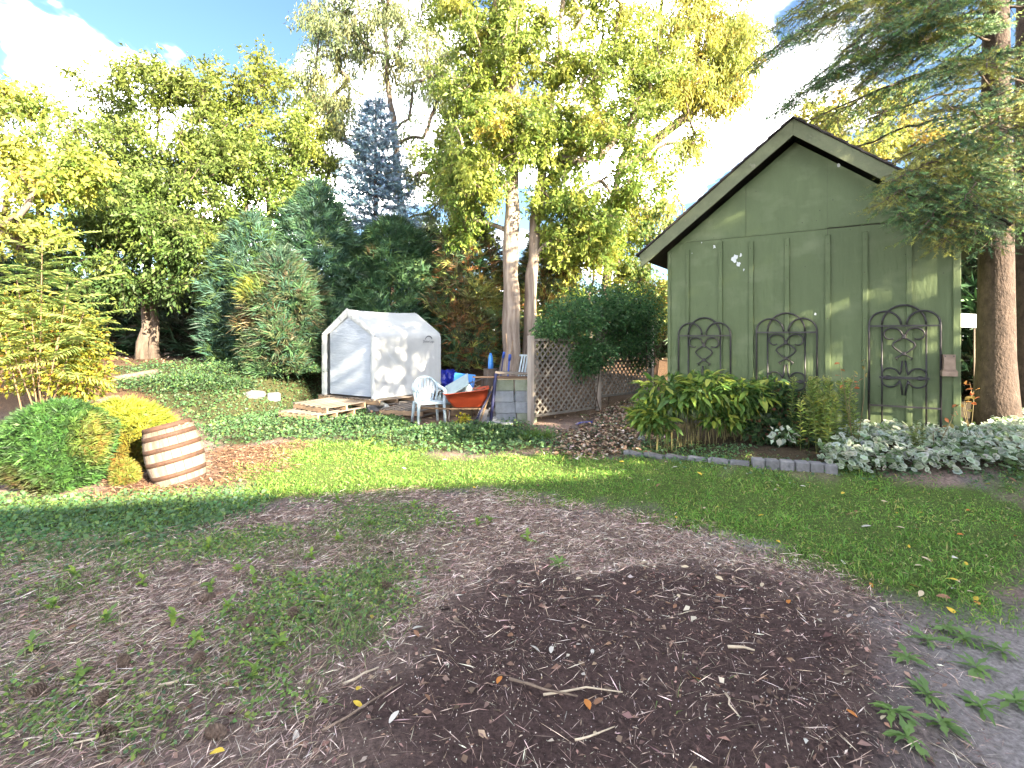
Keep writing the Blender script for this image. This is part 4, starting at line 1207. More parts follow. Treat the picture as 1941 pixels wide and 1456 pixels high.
# ------------------------------------------------------------------ concrete blocks and boards
CON = mat('concrete_pale', (.25, .27, .30), (.17, .185, .21), .95, 9, (.31, .33, .35), bump=.6, bscale=70, vary=.14)
CONM = mat('concrete_mossy', (.27, .29, .24), (.17, .20, .13), .95, 7, (.32, .33, .30), bump=.6, bscale=70, vary=.1)
BZ = zg1(-.1, 9.98)
rows = ('bottom', 'second', 'third', 'top')
b0 = MB().box((0, 0, 0), (.375, .20, .205)).mesh('concrete_block', CON, bevel=.008)
b1 = MB().box((0, 0, 0), (.375, .20, .205)).mesh('concrete_block', CONM, bevel=.008)
for r_i in range(4):
    for c_i, (x, lab) in enumerate(((-.135, 'outer column'), (.255, 'column touching the post'))):
        o = bpy.data.objects.new('concrete_block', b1 if (r_i == 3 or (r_i == 0 and c_i)) else b0); COL.objects.link(o)
        o.location = (x + random.uniform(-.012, .012) + .012 * (1 - r_i), 9.98 + random.uniform(-.012, .012), BZ + .085 + .209 * r_i)
        o.rotation_euler = (0, 0, random.uniform(-.03, .03))
        tag(o, f'pale concrete block, {rows[r_i]} of the {lab} of the stack', 'block', 'concrete blocks stacked by the fence post')
def slab(label, px, d, size, z, rz=0, m=CON):
    p_ = on_ground(px, d)
    o = MB().box((0, 0, 0), size).build('paving_slab', m, bevel=.008); o.location = (p_.x, p_.y, p_.z + z); o.rotation_euler.z = rz
    return tag(o, label, 'slab', 'loose slabs by the block stack', 'thing')
slab('rough flat slab lying at the foot of the block stack', 945, 9.66, (.52, .3, .07), .03, .06)
slab('small grey block resting beside the foot of the stack', 930, 9.9, (.22, .18, .11), .06, .2)
BRD = mat('board_brown', (.24, .15, .10), (.14, .085, .055), .85, 9, (.36, .26, .19), bump=.4, stretch=(.15, 1, 1), vary=.2)
BRDP = mat('board_pale', (.50, .38, .25), (.38, .28, .18), .85, 9, bump=.3, stretch=(.15, 1, 1))
ztop_ = BZ + .085 + .209 * 3 + .103
def board(label, a, b, w, t, m):
    a = Vector(a); b = Vector(b); mid = (a + b) / 2
    o = MB().bar(a - mid, b - mid, w, t).build('board', m, bevel=.003); o.location = mid
    return tag(o, label, 'board', 'boards piled on the blocks')
board('pale board lying straight on top of the block stack', (-.32, 9.95, ztop_ + .013), (.42, 9.98, ztop_ + .013), .2, .022, BRDP)
board('long thin brown board sticking out over the wheelbarrow', (-.74, 9.86, ztop_ + .055), (.42, 9.96, ztop_ + .048), .14, .022, BRD)
board('thick grey-brown plank on top of the board pile', (-.32, 10.0, ztop_ + .135), (.40, 10.02, ztop_ + .10), .24, .04, PALW)
for k, (x0, y0, x1, z1) in enumerate(((-.16, 10.12, -.02, 1.02), (-.08, 10.14, .12, 1.0), (.0, 10.13, .22, 1.1))):
    pass

# leaning garden tools and pipes behind the stack
BLUEM = mat('blue_plastic', (.03, .09, .42), (.02, .06, .30), .45, 9)
NAVY = mat('navy_paint', (.025, .03, .10), (.02, .02, .06), .5, 12)
SKYB = mat('sky_blue_plastic', (.03, .22, .62), (.025, .16, .5), .4, 6)
TOOLW = mat('tool_handle', (.30, .20, .12), (.20, .13, .08), .7, 12)
STEEL = mat('tool_steel', (.16, .15, .15), (.09, .085, .085), .5, 14, metal=.6)
def tool(name, label, a, b, r, m, head=None, cat='tool'):
    a = Vector(a); b = Vector(b)
    t = thing(name, label, cat, a, group='garden tools leaning by the blocks')
    MB().tube([Vector((0, 0, 0)), b - a], r, 8).build('shaft', m, t, True)
    if head == 'grip':
        d = (b - a).normalized()
        MB().tube([b - a - d * .02, b - a + d * .10], r * 1.6, 8).build('grip', BLUEM, t, True)
    if head == 'spade':
        d = (b - a).normalized(); s_ = Vector((1, 0, 0))
        MB().prism([(-.09, .0), (-.095, -.2), (0, -.30), (.095, -.2), (.09, .0)], s_, d, (0, .008, 0), d * .28).build('blade', STEEL, t)
    if head == 'rake':
        d = (b - a).normalized()
        for k in range(5):
            MB().tube([d * .25, d * .1 + Vector(((k - 2) * .04, 0, 0)), Vector(((k - 2) * .06, -.01, 0))], .004, 5).build('tine', STEEL, t)
    return t
gp = lambda x, y, z=0: Vector((x, y, zg1(x, y) + z))
tool('garden_post', 'dark navy metal post leaning against the block stack', gp(-.40, 9.74, -.02), (-.30, 9.86, .93), .032, NAVY, None, 'post')
tool('garden_fork', 'garden fork with splayed tines leaning toward the stack', gp(-.70, 9.60, .0), (-.38, 9.74, .62), .014, NAVY, 'rake')
tool('spade', 'spade with worn wooden shaft leaning beside the fork', gp(-.60, 9.66, .01), (-.36, 9.76, .70), .015, TOOLW, 'spade')
tool('garden_pole', 'dark blue pole with grip leaning behind the board pile', gp(-.34, 10.45), (-.17, 10.4, 1.22), .016, NAVY, 'grip')
tool('garden_pole', 'bright blue gripped pole leaning toward the pale trunk', gp(-.16, 10.5), (-.05, 10.5, 1.17), .018, BLUEM, 'grip')
tool('stake', 'thin wooden stake leaning behind the board pile', gp(-.22, 10.55), (.02, 10.5, 1.55), .010, TOOLW, None)
tool('stake', 'second wooden stake crossing behind the board pile', gp(.02, 10.6), (-.12, 10.5, 1.68), .009, TOOLW, None)
# white slatted chair back showing over the boards
def slat_chair_back():
    t = thing('folded_chair', 'white slatted folded chair leaning behind the fence post', 'chair', gp(.15, 10.3))
    wm = mat('white_resin', (.45, .55, .62), (.38, .46, .52), .45, 8)
    for k in range(5):
        x = -.11 + .055 * k
        MB().bar((x, 0, .35), (x + .16, .12, 1.25), .032, .012, up=(0, -1, 0)).build('slat', wm, t)
    MB().bar((-.16, 0, .35), (.16, 0, .35), .03, .03).build('rail', wm, t)
    MB().bar((-.0, .12, 1.26), (.30, .12, 1.26), .03, .03).build('rail', wm, t)
    for s in (-.14, .14):
        MB().bar((s, 0, 0), (s, 0, .36), .03, .03).build('leg', wm, t)
slat_chair_back()
# blue flask on the bank
o = MB().lathe([(.055, 0), (.058, .02), (.05, .22), (.03, .30), (.025, .33)], 14).build('blue_bottle', SKYB, smooth=True)
q_ = at(930, 697, 11.2); o.location = (q_.x, q_.y, zg1(q_.x, q_.y) + .0)
MBz = MB().lathe([(.14, 0), (.15, .05), (.15, max(.1, q_.z - zg1(q_.x, q_.y)))], 14)
o2 = MBz.build('old_stump', mat('stump_wood', (.13, .10, .08), (.07, .055, .045), .95, 12, bump=.6), smooth=False); o2.location = (q_.x, q_.y, zg1(q_.x, q_.y) - .02)
tag(o2, 'dark old stump carrying the blue bottle', 'stump')
o.location.z = q_.z - .02
tag(o, 'tall bright blue bottle standing on the dark bank', 'bottle')
# navy tarp bundle behind the tent
rng = np.random.default_rng(8)
me_b = bmesh.new(); bmesh.ops.create_icosphere(me_b, subdivisions=3, radius=1)
for v in me_b.verts:
    f_ = 1 + .28 * math.sin(v.co.x * 5 + v.co.z * 4) * math.cos(v.co.y * 4 + 1) + .1 * math.sin(v.co.z * 13)
    v.co = Vector((v.co.x * .30 * f_, v.co.y * .28 * f_, max(-.02, (v.co.z + .75) * .27 * f_)))
me_t = bpy.data.meshes.new('blue_tarp'); me_b.to_mesh(me_t); me_b.free()
o = link('blue_tarp', me_t, mat('tarp_blue', (.012, .025, .36), (.01, .018, .26), .4, 5)); 
q_ = at(846, 676, 13.7); o.location = (q_.x, q_.y, zg1(q_.x, q_.y) - .02)
tag(o, 'crumpled royal blue tarp heap on the leaf litter behind the tent', 'tarp')

# ------------------------------------------------------------------ white plastic chair
def chair():
    q = gat(812, 803)
    c = thing('plastic_chair', 'white moulded plastic garden chair with fanned back slats', 'chair', q, R(24))
    m = mat('white_plastic', (.45, .55, .62), (.40, .49, .56), .35, 6)
    # seat with slots
    seat = MB()
    for k in range(7):
        x = -.19 + .0633 * k
        seat.bar((x, -.24, .405), (x, .16, .395), .054, .018)
    seat.box((0, -.235, .40), (.46, .05, .035)); seat.box((0, .17, .392), (.44, .06, .03))
    seat.box((-.225, -.03, .40), (.03, .42, .035)); seat.box((.225, -.03, .40), (.03, .42, .035))
    seat.build('seat', m, c, bevel=.004)
    for s in (-1, 1):
        MB().tube([(s * .255, -.24, -.01), (s * .235, -.225, .40), (s * .262, -.20, .62)], [.024, .032, .026], 8).build('leg', m, c, True)
        MB().tube([(s * .25, .26, -.01), (s * .215, .20, .40)], [.022, .032], 8).build('leg', m, c, True)
        MB().tube([(s * .262, -.22, .615), (s * .275, -.05, .64), (s * .255, .12, .66), (s * .21, .215, .74)], [.028, .036, .034, .026], 8).build('arm_rest', m, c, True)
    # back: rim and fanned slats
    rim = []
    for i in range(15):
        a_ = math.pi * i / 14
        rim.append((.235 * math.cos(a_), .20 + .08 * math.sin(a_), .60 + .25 * math.sin(a_) ** .8))
    rim = [(.19, .185, .40)] + rim + [(-.19, .185, .40)]
    MB().tube(rim, .022, 7).build('back_rim', m, c, True)
    for k in range(7):
        u = (k - 3) / 3
        zt = .60 + .24 * math.sqrt(max(0, 1 - (u * .88) ** 2)) ** .9
        MB().bar((u * .12, .195, .41), (u * .205, .27, zt), .036, .01, up=(0, -1, 0)).build('back_slat', m, c)
chair()

# ------------------------------------------------------------------ wheelbarrow with its load
def rrect(cx, cy, hx, hy, r, n=5):
    pts = []
    for (sx, sy, a0) in ((1, 1, 0), (-1, 1, 90), (-1, -1, 180), (1, -1, 270)):
        for k in range(n):
            a_ = R(a0 + 90 * k / (n - 1))
            pts.append((cx + sx * (hx - r) + r * math.cos(a_), cy + sy * (hy - r) + r * math.sin(a_)))
    return pts
def barrow():
    q = on_ground(884, 9.9)
    w = thing('wheelbarrow', 'orange wheelbarrow loaded with junk beside the white chair', 'wheelbarrow', q, R(4))
    om = mat('orange_tray', (.55, .085, .03), (.42, .06, .022), .4, 5, (.62, .14, .06), bump=.1)
    lev = [(.30, 0.02, .24, .15, .08), (.32, .02, .27, .17, .09), (.44, .02, .36, .25, .10), (.56, .0, .415, .31, .11)]
    mb = MB(); secs = []
    for z, cx, hx, hy, r_ in lev:
        secs.append([(x, y, z + (.10 if z > .5 else .04 if z > .4 else 0) * max(0, x) / .42 * 1.0) for x, y in rrect(cx, 0, hx, hy, r_)])
    inner = []
    for z, cx, hx, hy, r_ in reversed(lev):
        inner.append([(x, y, max(z, .315) + .004 + (.10 if z > .5 else .04 if z > .4 else 0) * max(0, x) / .42) for x, y in rrect(cx, 0, hx - .012, hy - .012, r_ - .01)])
    rim = [(x * 1.03, y * 1.04, z - .004) for x, y, z in secs[-1]]
    allr = secs[:-1] + [secs[-1], rim, [(x * 1.03, y * 1.04, z + .012) for x, y, z in secs[-1]], [(x, y, z + .012) for x, y, z in secs[-1]]] + inner
    n = len(allr[0]); vs = [p for s in allr for p in s]; fs = []
    for i in range(len(allr) - 1):
        for k in range(n):
            fs.append((i * n + k, i * n + (k + 1) % n, (i + 1) * n + (k + 1) % n, (i + 1) * n + k))
    fs.append(tuple(range(n))); fs.append(tuple(reversed(range((len(allr) - 1) * n, len(allr) * n))))
    mb.add(vs, fs).build('tray', om, w, True)
    for s in (-1, 1):
        MB().tube([(-.88, s * .27, .32), (-.3, s * .20, .285), (.30, s * .12, .27), (.52, s * .06, .19)], .017, 8).build('handle', TOOLW, w, True)
        MB().tube([(-.30, s * .19, .28), (-.34, s * .2, .0), (-.16, s * .2, .0), (-.10, s * .17, .28)], .012, 7).build('leg', IRON, w, True)
    wh = MB().tube([(.47 + .165 * math.cos(a_), 0, .185 + .165 * math.sin(a_)) for a_ in np.linspace(0, 2 * math.pi, 22)[:-1]], .042, 8, closed=True).build('wheel', mat('rubber', (.02, .02, .02), (.03, .03, .03), .8, 20), w, True)
    MB().tube([(.47, -.03, .185), (.47, .03, .185)], .10, 16).build('rim', mat('rim_grey', (.3, .3, .3), (.2, .2, .2), .5, 9), wh, True)
    MB().tube([(.47, -.07, .185), (.47, .07, .185)], .012, 8).build('axle', IRON, w, True)
    return q
BQ = barrow()
GREYP = mat('grey_plastic', (.32, .41, .44), (.26, .33, .36), .5, 7)
def bin_(name, label, loc, rot, sz, m=GREYP):
    t = thing(name, label, 'bin', loc, rot=rot)
    x, y, z = sz
    mb = MB(); secs = []
    for zz, k in ((0, .84), (z, 1.0)):
        secs.append([(px * k, py * k, zz) for px, py in rrect(0, 0, x / 2, y / 2, .03, 3)])
    for zz, k in ((z, .96), (.01, .80)):
        secs.append([(px * k, py * k, zz) for px, py in rrect(0, 0, x / 2, y / 2, .03, 3)])
    n = len(secs[0]); fs = []
    for i in range(3):
        fs += [(i * n + k, i * n + (k + 1) % n, (i + 1) * n + (k + 1) % n, (i + 1) * n + k) for k in range(n)]
    fs += [tuple(reversed(range(n))), tuple(range(3 * n, 4 * n))]
    mb.add([p for s in secs for p in s], fs).build('shell', m, t)
    MB().tube([(px * 1.01, py * 1.01, z - .006) for px, py in rrect(0, 0, x / 2, y / 2, .03, 4)], .011, 6, closed=True).build('rim', m, t, True)
bin_('plastic_bin', 'pale grey plastic tub tipped over inside the wheelbarrow', (BQ.x - .08, BQ.y - .06, BQ.z + .46), (R(-58), R(-18), R(-35)), (.40, .30, .17))
o = MB().box((0, 0, 0), (.52, .36, .018)).build('bin_lid', GREYP, bevel=.006); o.location = (BQ.x - .17, BQ.y - .10, BQ.z + .70); o.rotation_euler = (R(38), R(-30), R(-14))
tag(o, 'pale grey plastic lid propped slantwise across the wheelbarrow', 'lid')
rg = random.Random(4)
for k in range(9):
    L_ = rg.uniform(.12, .3); a_ = rg.uniform(0, 6.28)
    p0 = Vector((BQ.x + rg.uniform(.05, .27), BQ.y + rg.uniform(-.18, .16), BQ.z + .46 + .02 * k))
    o = MB().bar((0, 0, 0), (math.cos(a_) * L_, math.sin(a_) * L_, rg.uniform(-.02, .1)), .035, .016).build('wood_scrap', BRDP if k % 2 else BRD)
    o.location = p0 - Vector((math.cos(a_) * L_ / 2, math.sin(a_) * L_ / 2, 0))
    tag(o, 'splintered wood offcut heaped in the wheelbarrow tray', 'offcut', 'wood scraps in the wheelbarrow')
# blue sheet and wire hoop behind
q_ = on_ground(872, 10.6)
o = MB().box((0, 0, .30), (.44, .03, .60)).build('blue_board', SKYB, bevel=.008); o.location = (q_.x + .02, q_.y, q_.z + .27); o.rotation_euler = (R(-14), R(5), R(-8))
tag(o, 'flat sky-blue plastic panel propped behind the wheelbarrow', 'panel')
bx = on_ground(872, 10.75)
o = MB().box((0, 0, .15), (.5, .28, .30)).build('storage_crate', PALW2, bevel=.01); o.location = (bx.x, bx.y + .1, bx.z - .01)
tag(o, 'low wooden crate under the sky-blue panel', 'crate')
q_ = on_ground(905, 10.5)
t_ = thing('wire_cage', 'round wire plant cage standing behind the wheelbarrow', 'wire cage', q_)
for z, r_ in ((.42, .19), (.75, .23)):
    MB().tube([(r_ * math.cos(a_), r_ * math.sin(a_) * .8, z + .08 * math.cos(a_)) for a_ in np.linspace(0, 2 * math.pi, 25)[:-1]], .006, 5, closed=True).build('ring', STEEL, t_, True)
for k in range(4):
    a_ = k * math.pi / 2 + .5
    MB().tube([(.1 * math.cos(a_), .08 * math.sin(a_), -.02), (.23 * math.cos(a_), .18 * math.sin(a_), .80 + .08 * math.cos(a_))], .005, 5).build('wire', STEEL, t_, True)
bin_('white_tub', 'small pale tub lying between the tent and the chair', gp(-1.42, 10.75, .28), (R(60), R(10), R(30)), (.26, .22, .2))

# ------------------------------------------------------------------ barrel
def stave_mat():
    m = bpy.data.materials.new('barrel_oak')
    t, p = nodes_of(m)
    tcn = t.nodes.new('ShaderNodeTexCoord'); mp = t.nodes.new('ShaderNodeMapping'); mp.inputs['Scale'].default_value = (1, 1, .2)
    t.links.new(tcn.outputs['Object'], mp.inputs[0])
    n1 = t.nodes.new('ShaderNodeTexNoise'); n1.inputs['Scale'].default_value = 6; n1.inputs['Detail'].default_value = 9; n1.inputs['Roughness'].default_value = .75
    t.links.new(mp.outputs[0], n1.inputs['Vector'])
    rp = t.nodes.new('ShaderNodeValToRGB'); e = rp.color_ramp.elements
    e[0].position = .36; e[0].color = (0.0612, 0.0394, 0.0286, 1); e[1].position = .50; e[1].color = (.12, .09, .070, 1)
    k = e.new(.64); k.color = (.175, .14, .115, 1)
    t.links.new(n1.outputs['Fac'], rp.inputs[0])
    oi = t.nodes.new('ShaderNodeObjectInfo'); mr = t.nodes.new('ShaderNodeMapRange'); mr.inputs['To Min'].default_value = .75; mr.inputs['To Max'].default_value = 1.15
    t.links.new(oi.outputs['Random'], mr.inputs['Value'])
    hs = t.nodes.new('ShaderNodeHueSaturation'); t.links.new(rp.outputs[0], hs.inputs['Color']); t.links.new(mr.outputs[0], hs.inputs['Value'])
    t.links.new(hs.outputs[0], p.inputs['Base Color']); p.inputs['Roughness'].default_value = .85
    b = t.nodes.new('ShaderNodeBump'); b.inputs['Strength'].default_value = .5; b.inputs['Distance'].default_value = .01
    t.links.new(n1.outputs['Fac'], b.inputs['Height']); t.links.new(b.outputs[0], p.inputs['Normal'])
    return m
OAK = stave_mat()
RUSTM = mat('rusty_hoop', (.085, .040, .024), (.045, .024, .018), .8, 14, (.15, .07, .04), bump=.4, bscale=50)
def barrel():
    q = on_ground(346, 5.85)
    H = .68
    b = thing('wooden_barrel', 'weathered oak barrel with rusty hoops tilted on the rust-coloured litter', 'barrel', (q.x, q.y, q.z - .035), rot=(R(-4), R(-13.5), R(20)))
    prof = lambda z: .232 + .048 * math.sin(math.pi * z / H)
    n = 20
    zsn = [H * i / 8 for i in range(9)]
    mb = MB(); vs = []; fs = []; g_ = .004
    for z in zsn:
        ro = prof(z); ri = ro - .024
        for r_, a_ in ((ro, -math.pi / n + g_ / ro / 2), (ro + .002, 0), (ro, math.pi / n - g_ / ro / 2), (ri, math.pi / n - g_ / ro / 2), (ri, -math.pi / n + g_ / ro / 2)):
            vs.append((r_ * math.cos(a_), r_ * math.sin(a_), z))
    for i in range(8):
        for k in range(5):
            fs.append((i * 5 + k, i * 5 + (k + 1) % 5, i * 5 + 5 + (k + 1) % 5, i * 5 + 5 + k))
    fs += [(4, 3, 2, 1, 0), tuple(40 + k for k in range(5))]
    me = mb.add(vs, fs).mesh('stave', OAK)
    for k in range(n):
        o = link('stave', me, None, b); o.rotation_euler.z = 2 * math.pi * k / n; o.location.z = random.uniform(-.003, .003)
    for z in (.03, .145, .30, .44, .575, .67):
        ra, rb = prof(z - .02) + .004, prof(z + .02) + .004
        mb = MB(); nn = 40; vs = []; fs = []
        for r_, zz in ((ra, z - .025), (rb, z + .025), (rb - .005, z + .025), (ra - .005, z - .025)):
            vs += [(r_ * math.cos(2 * math.pi * k / nn), r_ * math.sin(2 * math.pi * k / nn), zz) for k in range(nn)]
        for i in range(4):
            j = (i + 1) % 4
            fs += [(i * nn + k, i * nn + (k + 1) % nn, j * nn + (k + 1) % nn, j * nn + k) for k in range(nn)]
        mb.add(vs, fs).build('hoop', RUSTM, b, True)
    hd = MB()
    for k in range(7):
        x = -.234 + .067 * k + .0335 - .0335; hw = .032
        y_ = math.sqrt(max(.001, .22 ** 2 - min(abs(x), .23) ** 2))
        hd.box((x + .033, 0, H - .035), (.064, 2 * y_ * .97, .02)) if k < 7 and abs(x + .033) < .235 else None
    hd.build('head', OAK, b)
    MB().lathe([(.215, .03), (.215, .05)], 24).build('bottom_head', OAK, b)
barrel()

# ------------------------------------------------------------------ shrubs and beds
def shrub(name, label, base, lobes, n, ll, lw, palette, seed, cat='shrub', group=None, shell=(.55, 1.05), stems=8, outw=.8, droop=.2, upb=.2, bark=TWIG, jit=.16, m=None, sr=.012):
    rng = np.random.default_rng(seed); base = vec(base)
    root = thing(name, label, cat, tuple(base), group=group)
    w = np.array([l[2] for l in lobes]); w = w / w.sum()
    wh = rng.choice(len(lobes), n, p=w)
    u = unit(rng.standard_normal((n, 3)))
    lump = 1 + .28 * (fbm(u[:, 0] * 3 + wh * 7 + 9, u[:, 2] * 3 + u[:, 1] * 2 + 9, seed, 2) - .5) * 2
    rad = (shell[0] + (shell[1] - shell[0]) * rng.random(n) ** .7) * lump
    cen = np.array([vec(l[0]) for l in lobes])[wh] - base; rd = np.array([vec(l[1]) for l in lobes])[wh]
    C = cen + u * rd * rad[:, None]
    ok = C[:, 2] > -.02
    C = C[ok]; u = u[ok]; n = len(C)
    D = unit(u * outw + rng.standard_normal((n, 3)) * .6 + np.array([0, 0, upb]))
    col = pal(n, palette, jit, rng) * (.7 + .6 * fbm(C[:, 0] * 5 + 30, C[:, 2] * 5 + C[:, 1] * 4 + 30, seed, 2)[:, None])
    sz = .7 + .6 * rng.random(n)
    V, q, c = leaves(C, D, ll * sz, lw * sz, col, rng, droop=droop)
    npmesh('foliage', V, q, m or LEAF, root, c)
    if stems:
        P0 = []; P1 = []
        for i in range(stems):
            l = lobes[i % len(lobes)]; e = vec(l[0]) - base + rng.standard_normal(3) * vec(l[1]) * .35
            s = np.array([rng.normal(0, .06), rng.normal(0, .06), -.03])
            if name == 'climbing_vine': s = np.array([e[0] + rng.normal(0, .15), e[1] + rng.normal(0, .1), -.03])
            mid = (s + e) / 2 + rng.standard_normal(3) * .06
            for a_, b_ in ((s, mid), (mid, e)): P0.append(a_); P1.append(b_)
        V, q = tubes(np.array(P0), np.array(P1), np.full(len(P0), sr), np.full(len(P0), sr * .7), 5)
        npmesh('stems', V, q, bark, root)
    return root

def fpt(x, z, y=0):       # point along the fence
    q = FA + FD * x; return Vector((q.x - FD.y * y, q.y + FD.x * y, z))
shrub('climbing_vine', 'dense dark green vine heaped over the lattice fence', fpt(2.3, zg1(*fpt(2.3, 0)[:2])),
      [(fpt(1.15, 1.95), (.7, .5, .42), 1.5), (fpt(2.1, 2.2), (.85, .6, .5), 2.2), (fpt(3.1, 2.2), (.8, .6, .6), 2.0), (fpt(2.8, 1.9), (.8, .5, .45), 1.2), (fpt(1.5, 1.25, -.15), (.55, .3, .35), .9), (fpt(2.4, 1.45, -.1), (.7, .3, .3), 1.0),
       (fpt(3.5, 1.6, 0), (.4, .35, .35), .6), (fpt(.5, 1.75), (.35, .3, .18), .4), (fpt(1.3, 1.2, -.12), (.35, .2, .45), .6), (fpt(3.3, 1.2, -.1), (.4, .25, .4), .5)], 20000, .075, .034,
      [((.06, .145, .055), 4), ((.085, .20, .075), 3), ((.13, .25, .085), 2), ((.035, .08, .035), 1.2)], 60, 'vine', stems=5, shell=(.25, 1.05))
shrub('yellow_bush', 'small yellow-green bush beyond the far end of the lattice', on_ground(1243, 12.9), [(at(1243, 610, 12.9), (.3, .3, .5), 1), (at(1240, 560, 13), (.35, .3, .35), 1)], 1600, .07, .035,
      [((.26, .28, .04), 3), ((.14, .2, .04), 3), ((.35, .2, .04), 1)], 61)

# globe cedar and its gold neighbours
gb = on_ground(112, 5.62)
GLB = [((.040, .105, .026), 4), ((.060, .145, .030), 3), ((.022, .055, .018), 3)]
cedar('globe_cedar', 'round clipped green globe cedar beside the tilted barrel', (gb.x, gb.y, gb.z), [(0, .22), (.12, .36), (.35, .46), (.6, .45), (.78, .33), (.88, .15), (.9, .03)], GLB, 8000, 70, .085, group='low shrubs by the barrel',
      cat='shrub', patches=[(Vector((gb.x + .60, gb.y + .05, gb.z + .55)), .34, [((.28, .26, .04), 2), ((.32, .17, .04), 1)]), (Vector((gb.x - .1, gb.y - .35, gb.z + .05)), .28, [((.10, .055, .03), 1)])], lw=.011)  # gold-orange patch colours in the sun on the right rim
g2 = on_ground(232, 6.45)
GLD = [((.30, .30, .03), 3), ((.24, .27, .03), 3), ((.15, .20, .03), 2.5)]
cedar('gold_juniper', 'spreading golden juniper behind the globe cedar and barrel', g2, [(0, .35), (.15, .46), (.45, .50), (.68, .34), (.8, .05)], GLD, 4200, 71, .12, group='low shrubs by the barrel', cat='shrub', lw=.012,
      patches=[(Vector((g2.x + .1, g2.y - .5, g2.z + .15)), .45, [((.10, .06, .03), 1), ((.2, .09, .03), 1)])])
g3 = on_ground(130, 6.6)
cedar('gold_juniper', 'second golden juniper behind the globe cedar beneath the sumac', g3, [(0, .5), (.15, .65), (.40, .55), (.55, .3), (.6, .05)], GLD, 3000, 72, .12, group='low shrubs by the barrel', cat='shrub', lw=.012)
g4 = gat(238, 918)
cedar('globe_cedar', 'tiny browning shrub sprout between globe cedar and barrel', g4, [(0, .07), (.07, .12), (.17, .11), (.24, .02)], [((.18, .12, .03), 2), ((.14, .17, .03), 3)], 900, 73, .06, group='low shrubs by the barrel', cat='shrub', lw=.007)
g5 = on_ground(-10, 6.9)
shrub('leafy_bush', 'sunlit yellow bush at the foot of the sumac', on_ground(90, 8.2), [(at(60, 690, 8.2), (.8, .5, .45), 1), (at(150, 650, 8.4), (.4, .4, .5), .8), (at(40, 600, 8.4), (.7, .5, .4), .8), (at(150, 720, 8.0), (.4, .4, .3), .6)], 6500, .075, .04,
      [((.30, .30, .035), 3), ((.18, .23, .035), 3), ((.42, .36, .05), 2), ((.30, .16, .04), .6)], 74, shell=(.3, 1.1))

# sumac with feathered fronds
def sumac():
    base = on_ground(75, 7.9)
    s = thing('sumac_shrub', 'tall sumac with long feathered yellow-green fronds', 'shrub', base)
    rng = np.random.default_rng(80)
    meshes = []
    for v in range(4):
        n = 14; L = .62
        t = np.linspace(.12, 1, n)
        sag = -.16 * t ** 2
        P = np.stack([t * L, np.zeros(n), sag * L * 1.6], 1)
        Cs = []; Ds = []
        for sd in (-1, 1):
            Cs.append(P); Ds.append(np.stack([np.full(n, .55), np.full(n, sd * 1.0), np.full(n, -.35)], 1) + rng.standard_normal((n, 3)) * .1)
        C = np.concatenate(Cs); D = np.concatenate(Ds)
        ll = .125 * np.concatenate([np.sin(np.pi * np.clip(t * .86 + .10, 0, 1)) ** .6] * 2)
        base_c = [((.27, .36, .10), 1), ((.20, .30, .08), 1), ((.33, .38, .10), 1)][v % 3]
        V, q, c = leaves(C, D, ll, .026, pal(2 * n, [base_c], .12, rng), rng, up=np.array([[0, 0, 1.]]), droop=.1)
        Vt, qt = tubes(P[:-1], P[1:], np.full(n - 1, .003), np.full(n - 1, .0025), 3)
        ob = npmesh('frond', np.concatenate([V, Vt]), [np.concatenate([q, qt + len(V)])], LEAF, None, np.concatenate([c, np.tile([[.16, .11, .04]], (len(Vt), 1))]))
        meshes.append(ob.data); bpy.data.objects.remove(ob)
    heads = []
    for (px, py, d, k) in ((80, 455, 7.9, 30), (30, 520, 8.0, 18), (128, 540, 7.7, 22), (160, 590, 7.5, 16), (60, 600, 7.6, 16), (10, 630, 7.7, 12), (110, 640, 7.5, 14), (-30, 540, 8, 14)):
        h = at(px, py, d); heads.append((h, k))
    for i, (h, k) in enumerate(heads):
        st = Vector((rng.normal(0, .06), rng.normal(0, .05), -.03)); e = h - Vector(base)
        MB().tube([st, st * .4 + e * .4 + Vector((0, 0, .1)), e], [.014, .011, .006], 6).build('stem', mat('sumac_stem', (.20, .13, .07), (.12, .08, .05), .8, 10), s, True)
        for j in range(k):
            a_ = j * 2.399 + rng.random(); f = link('frond', meshes[int(rng.integers(0, 4))], None, s)
            up = .15 + .75 * (j / k)
            f.location = e - Vector((0, 0, .035 * (k - j)))
            f.rotation_euler = (rng.normal(0, .2), -up + .25, a_); f.scale = [(.75 + .45 * rng.random())] * 3
sumac()

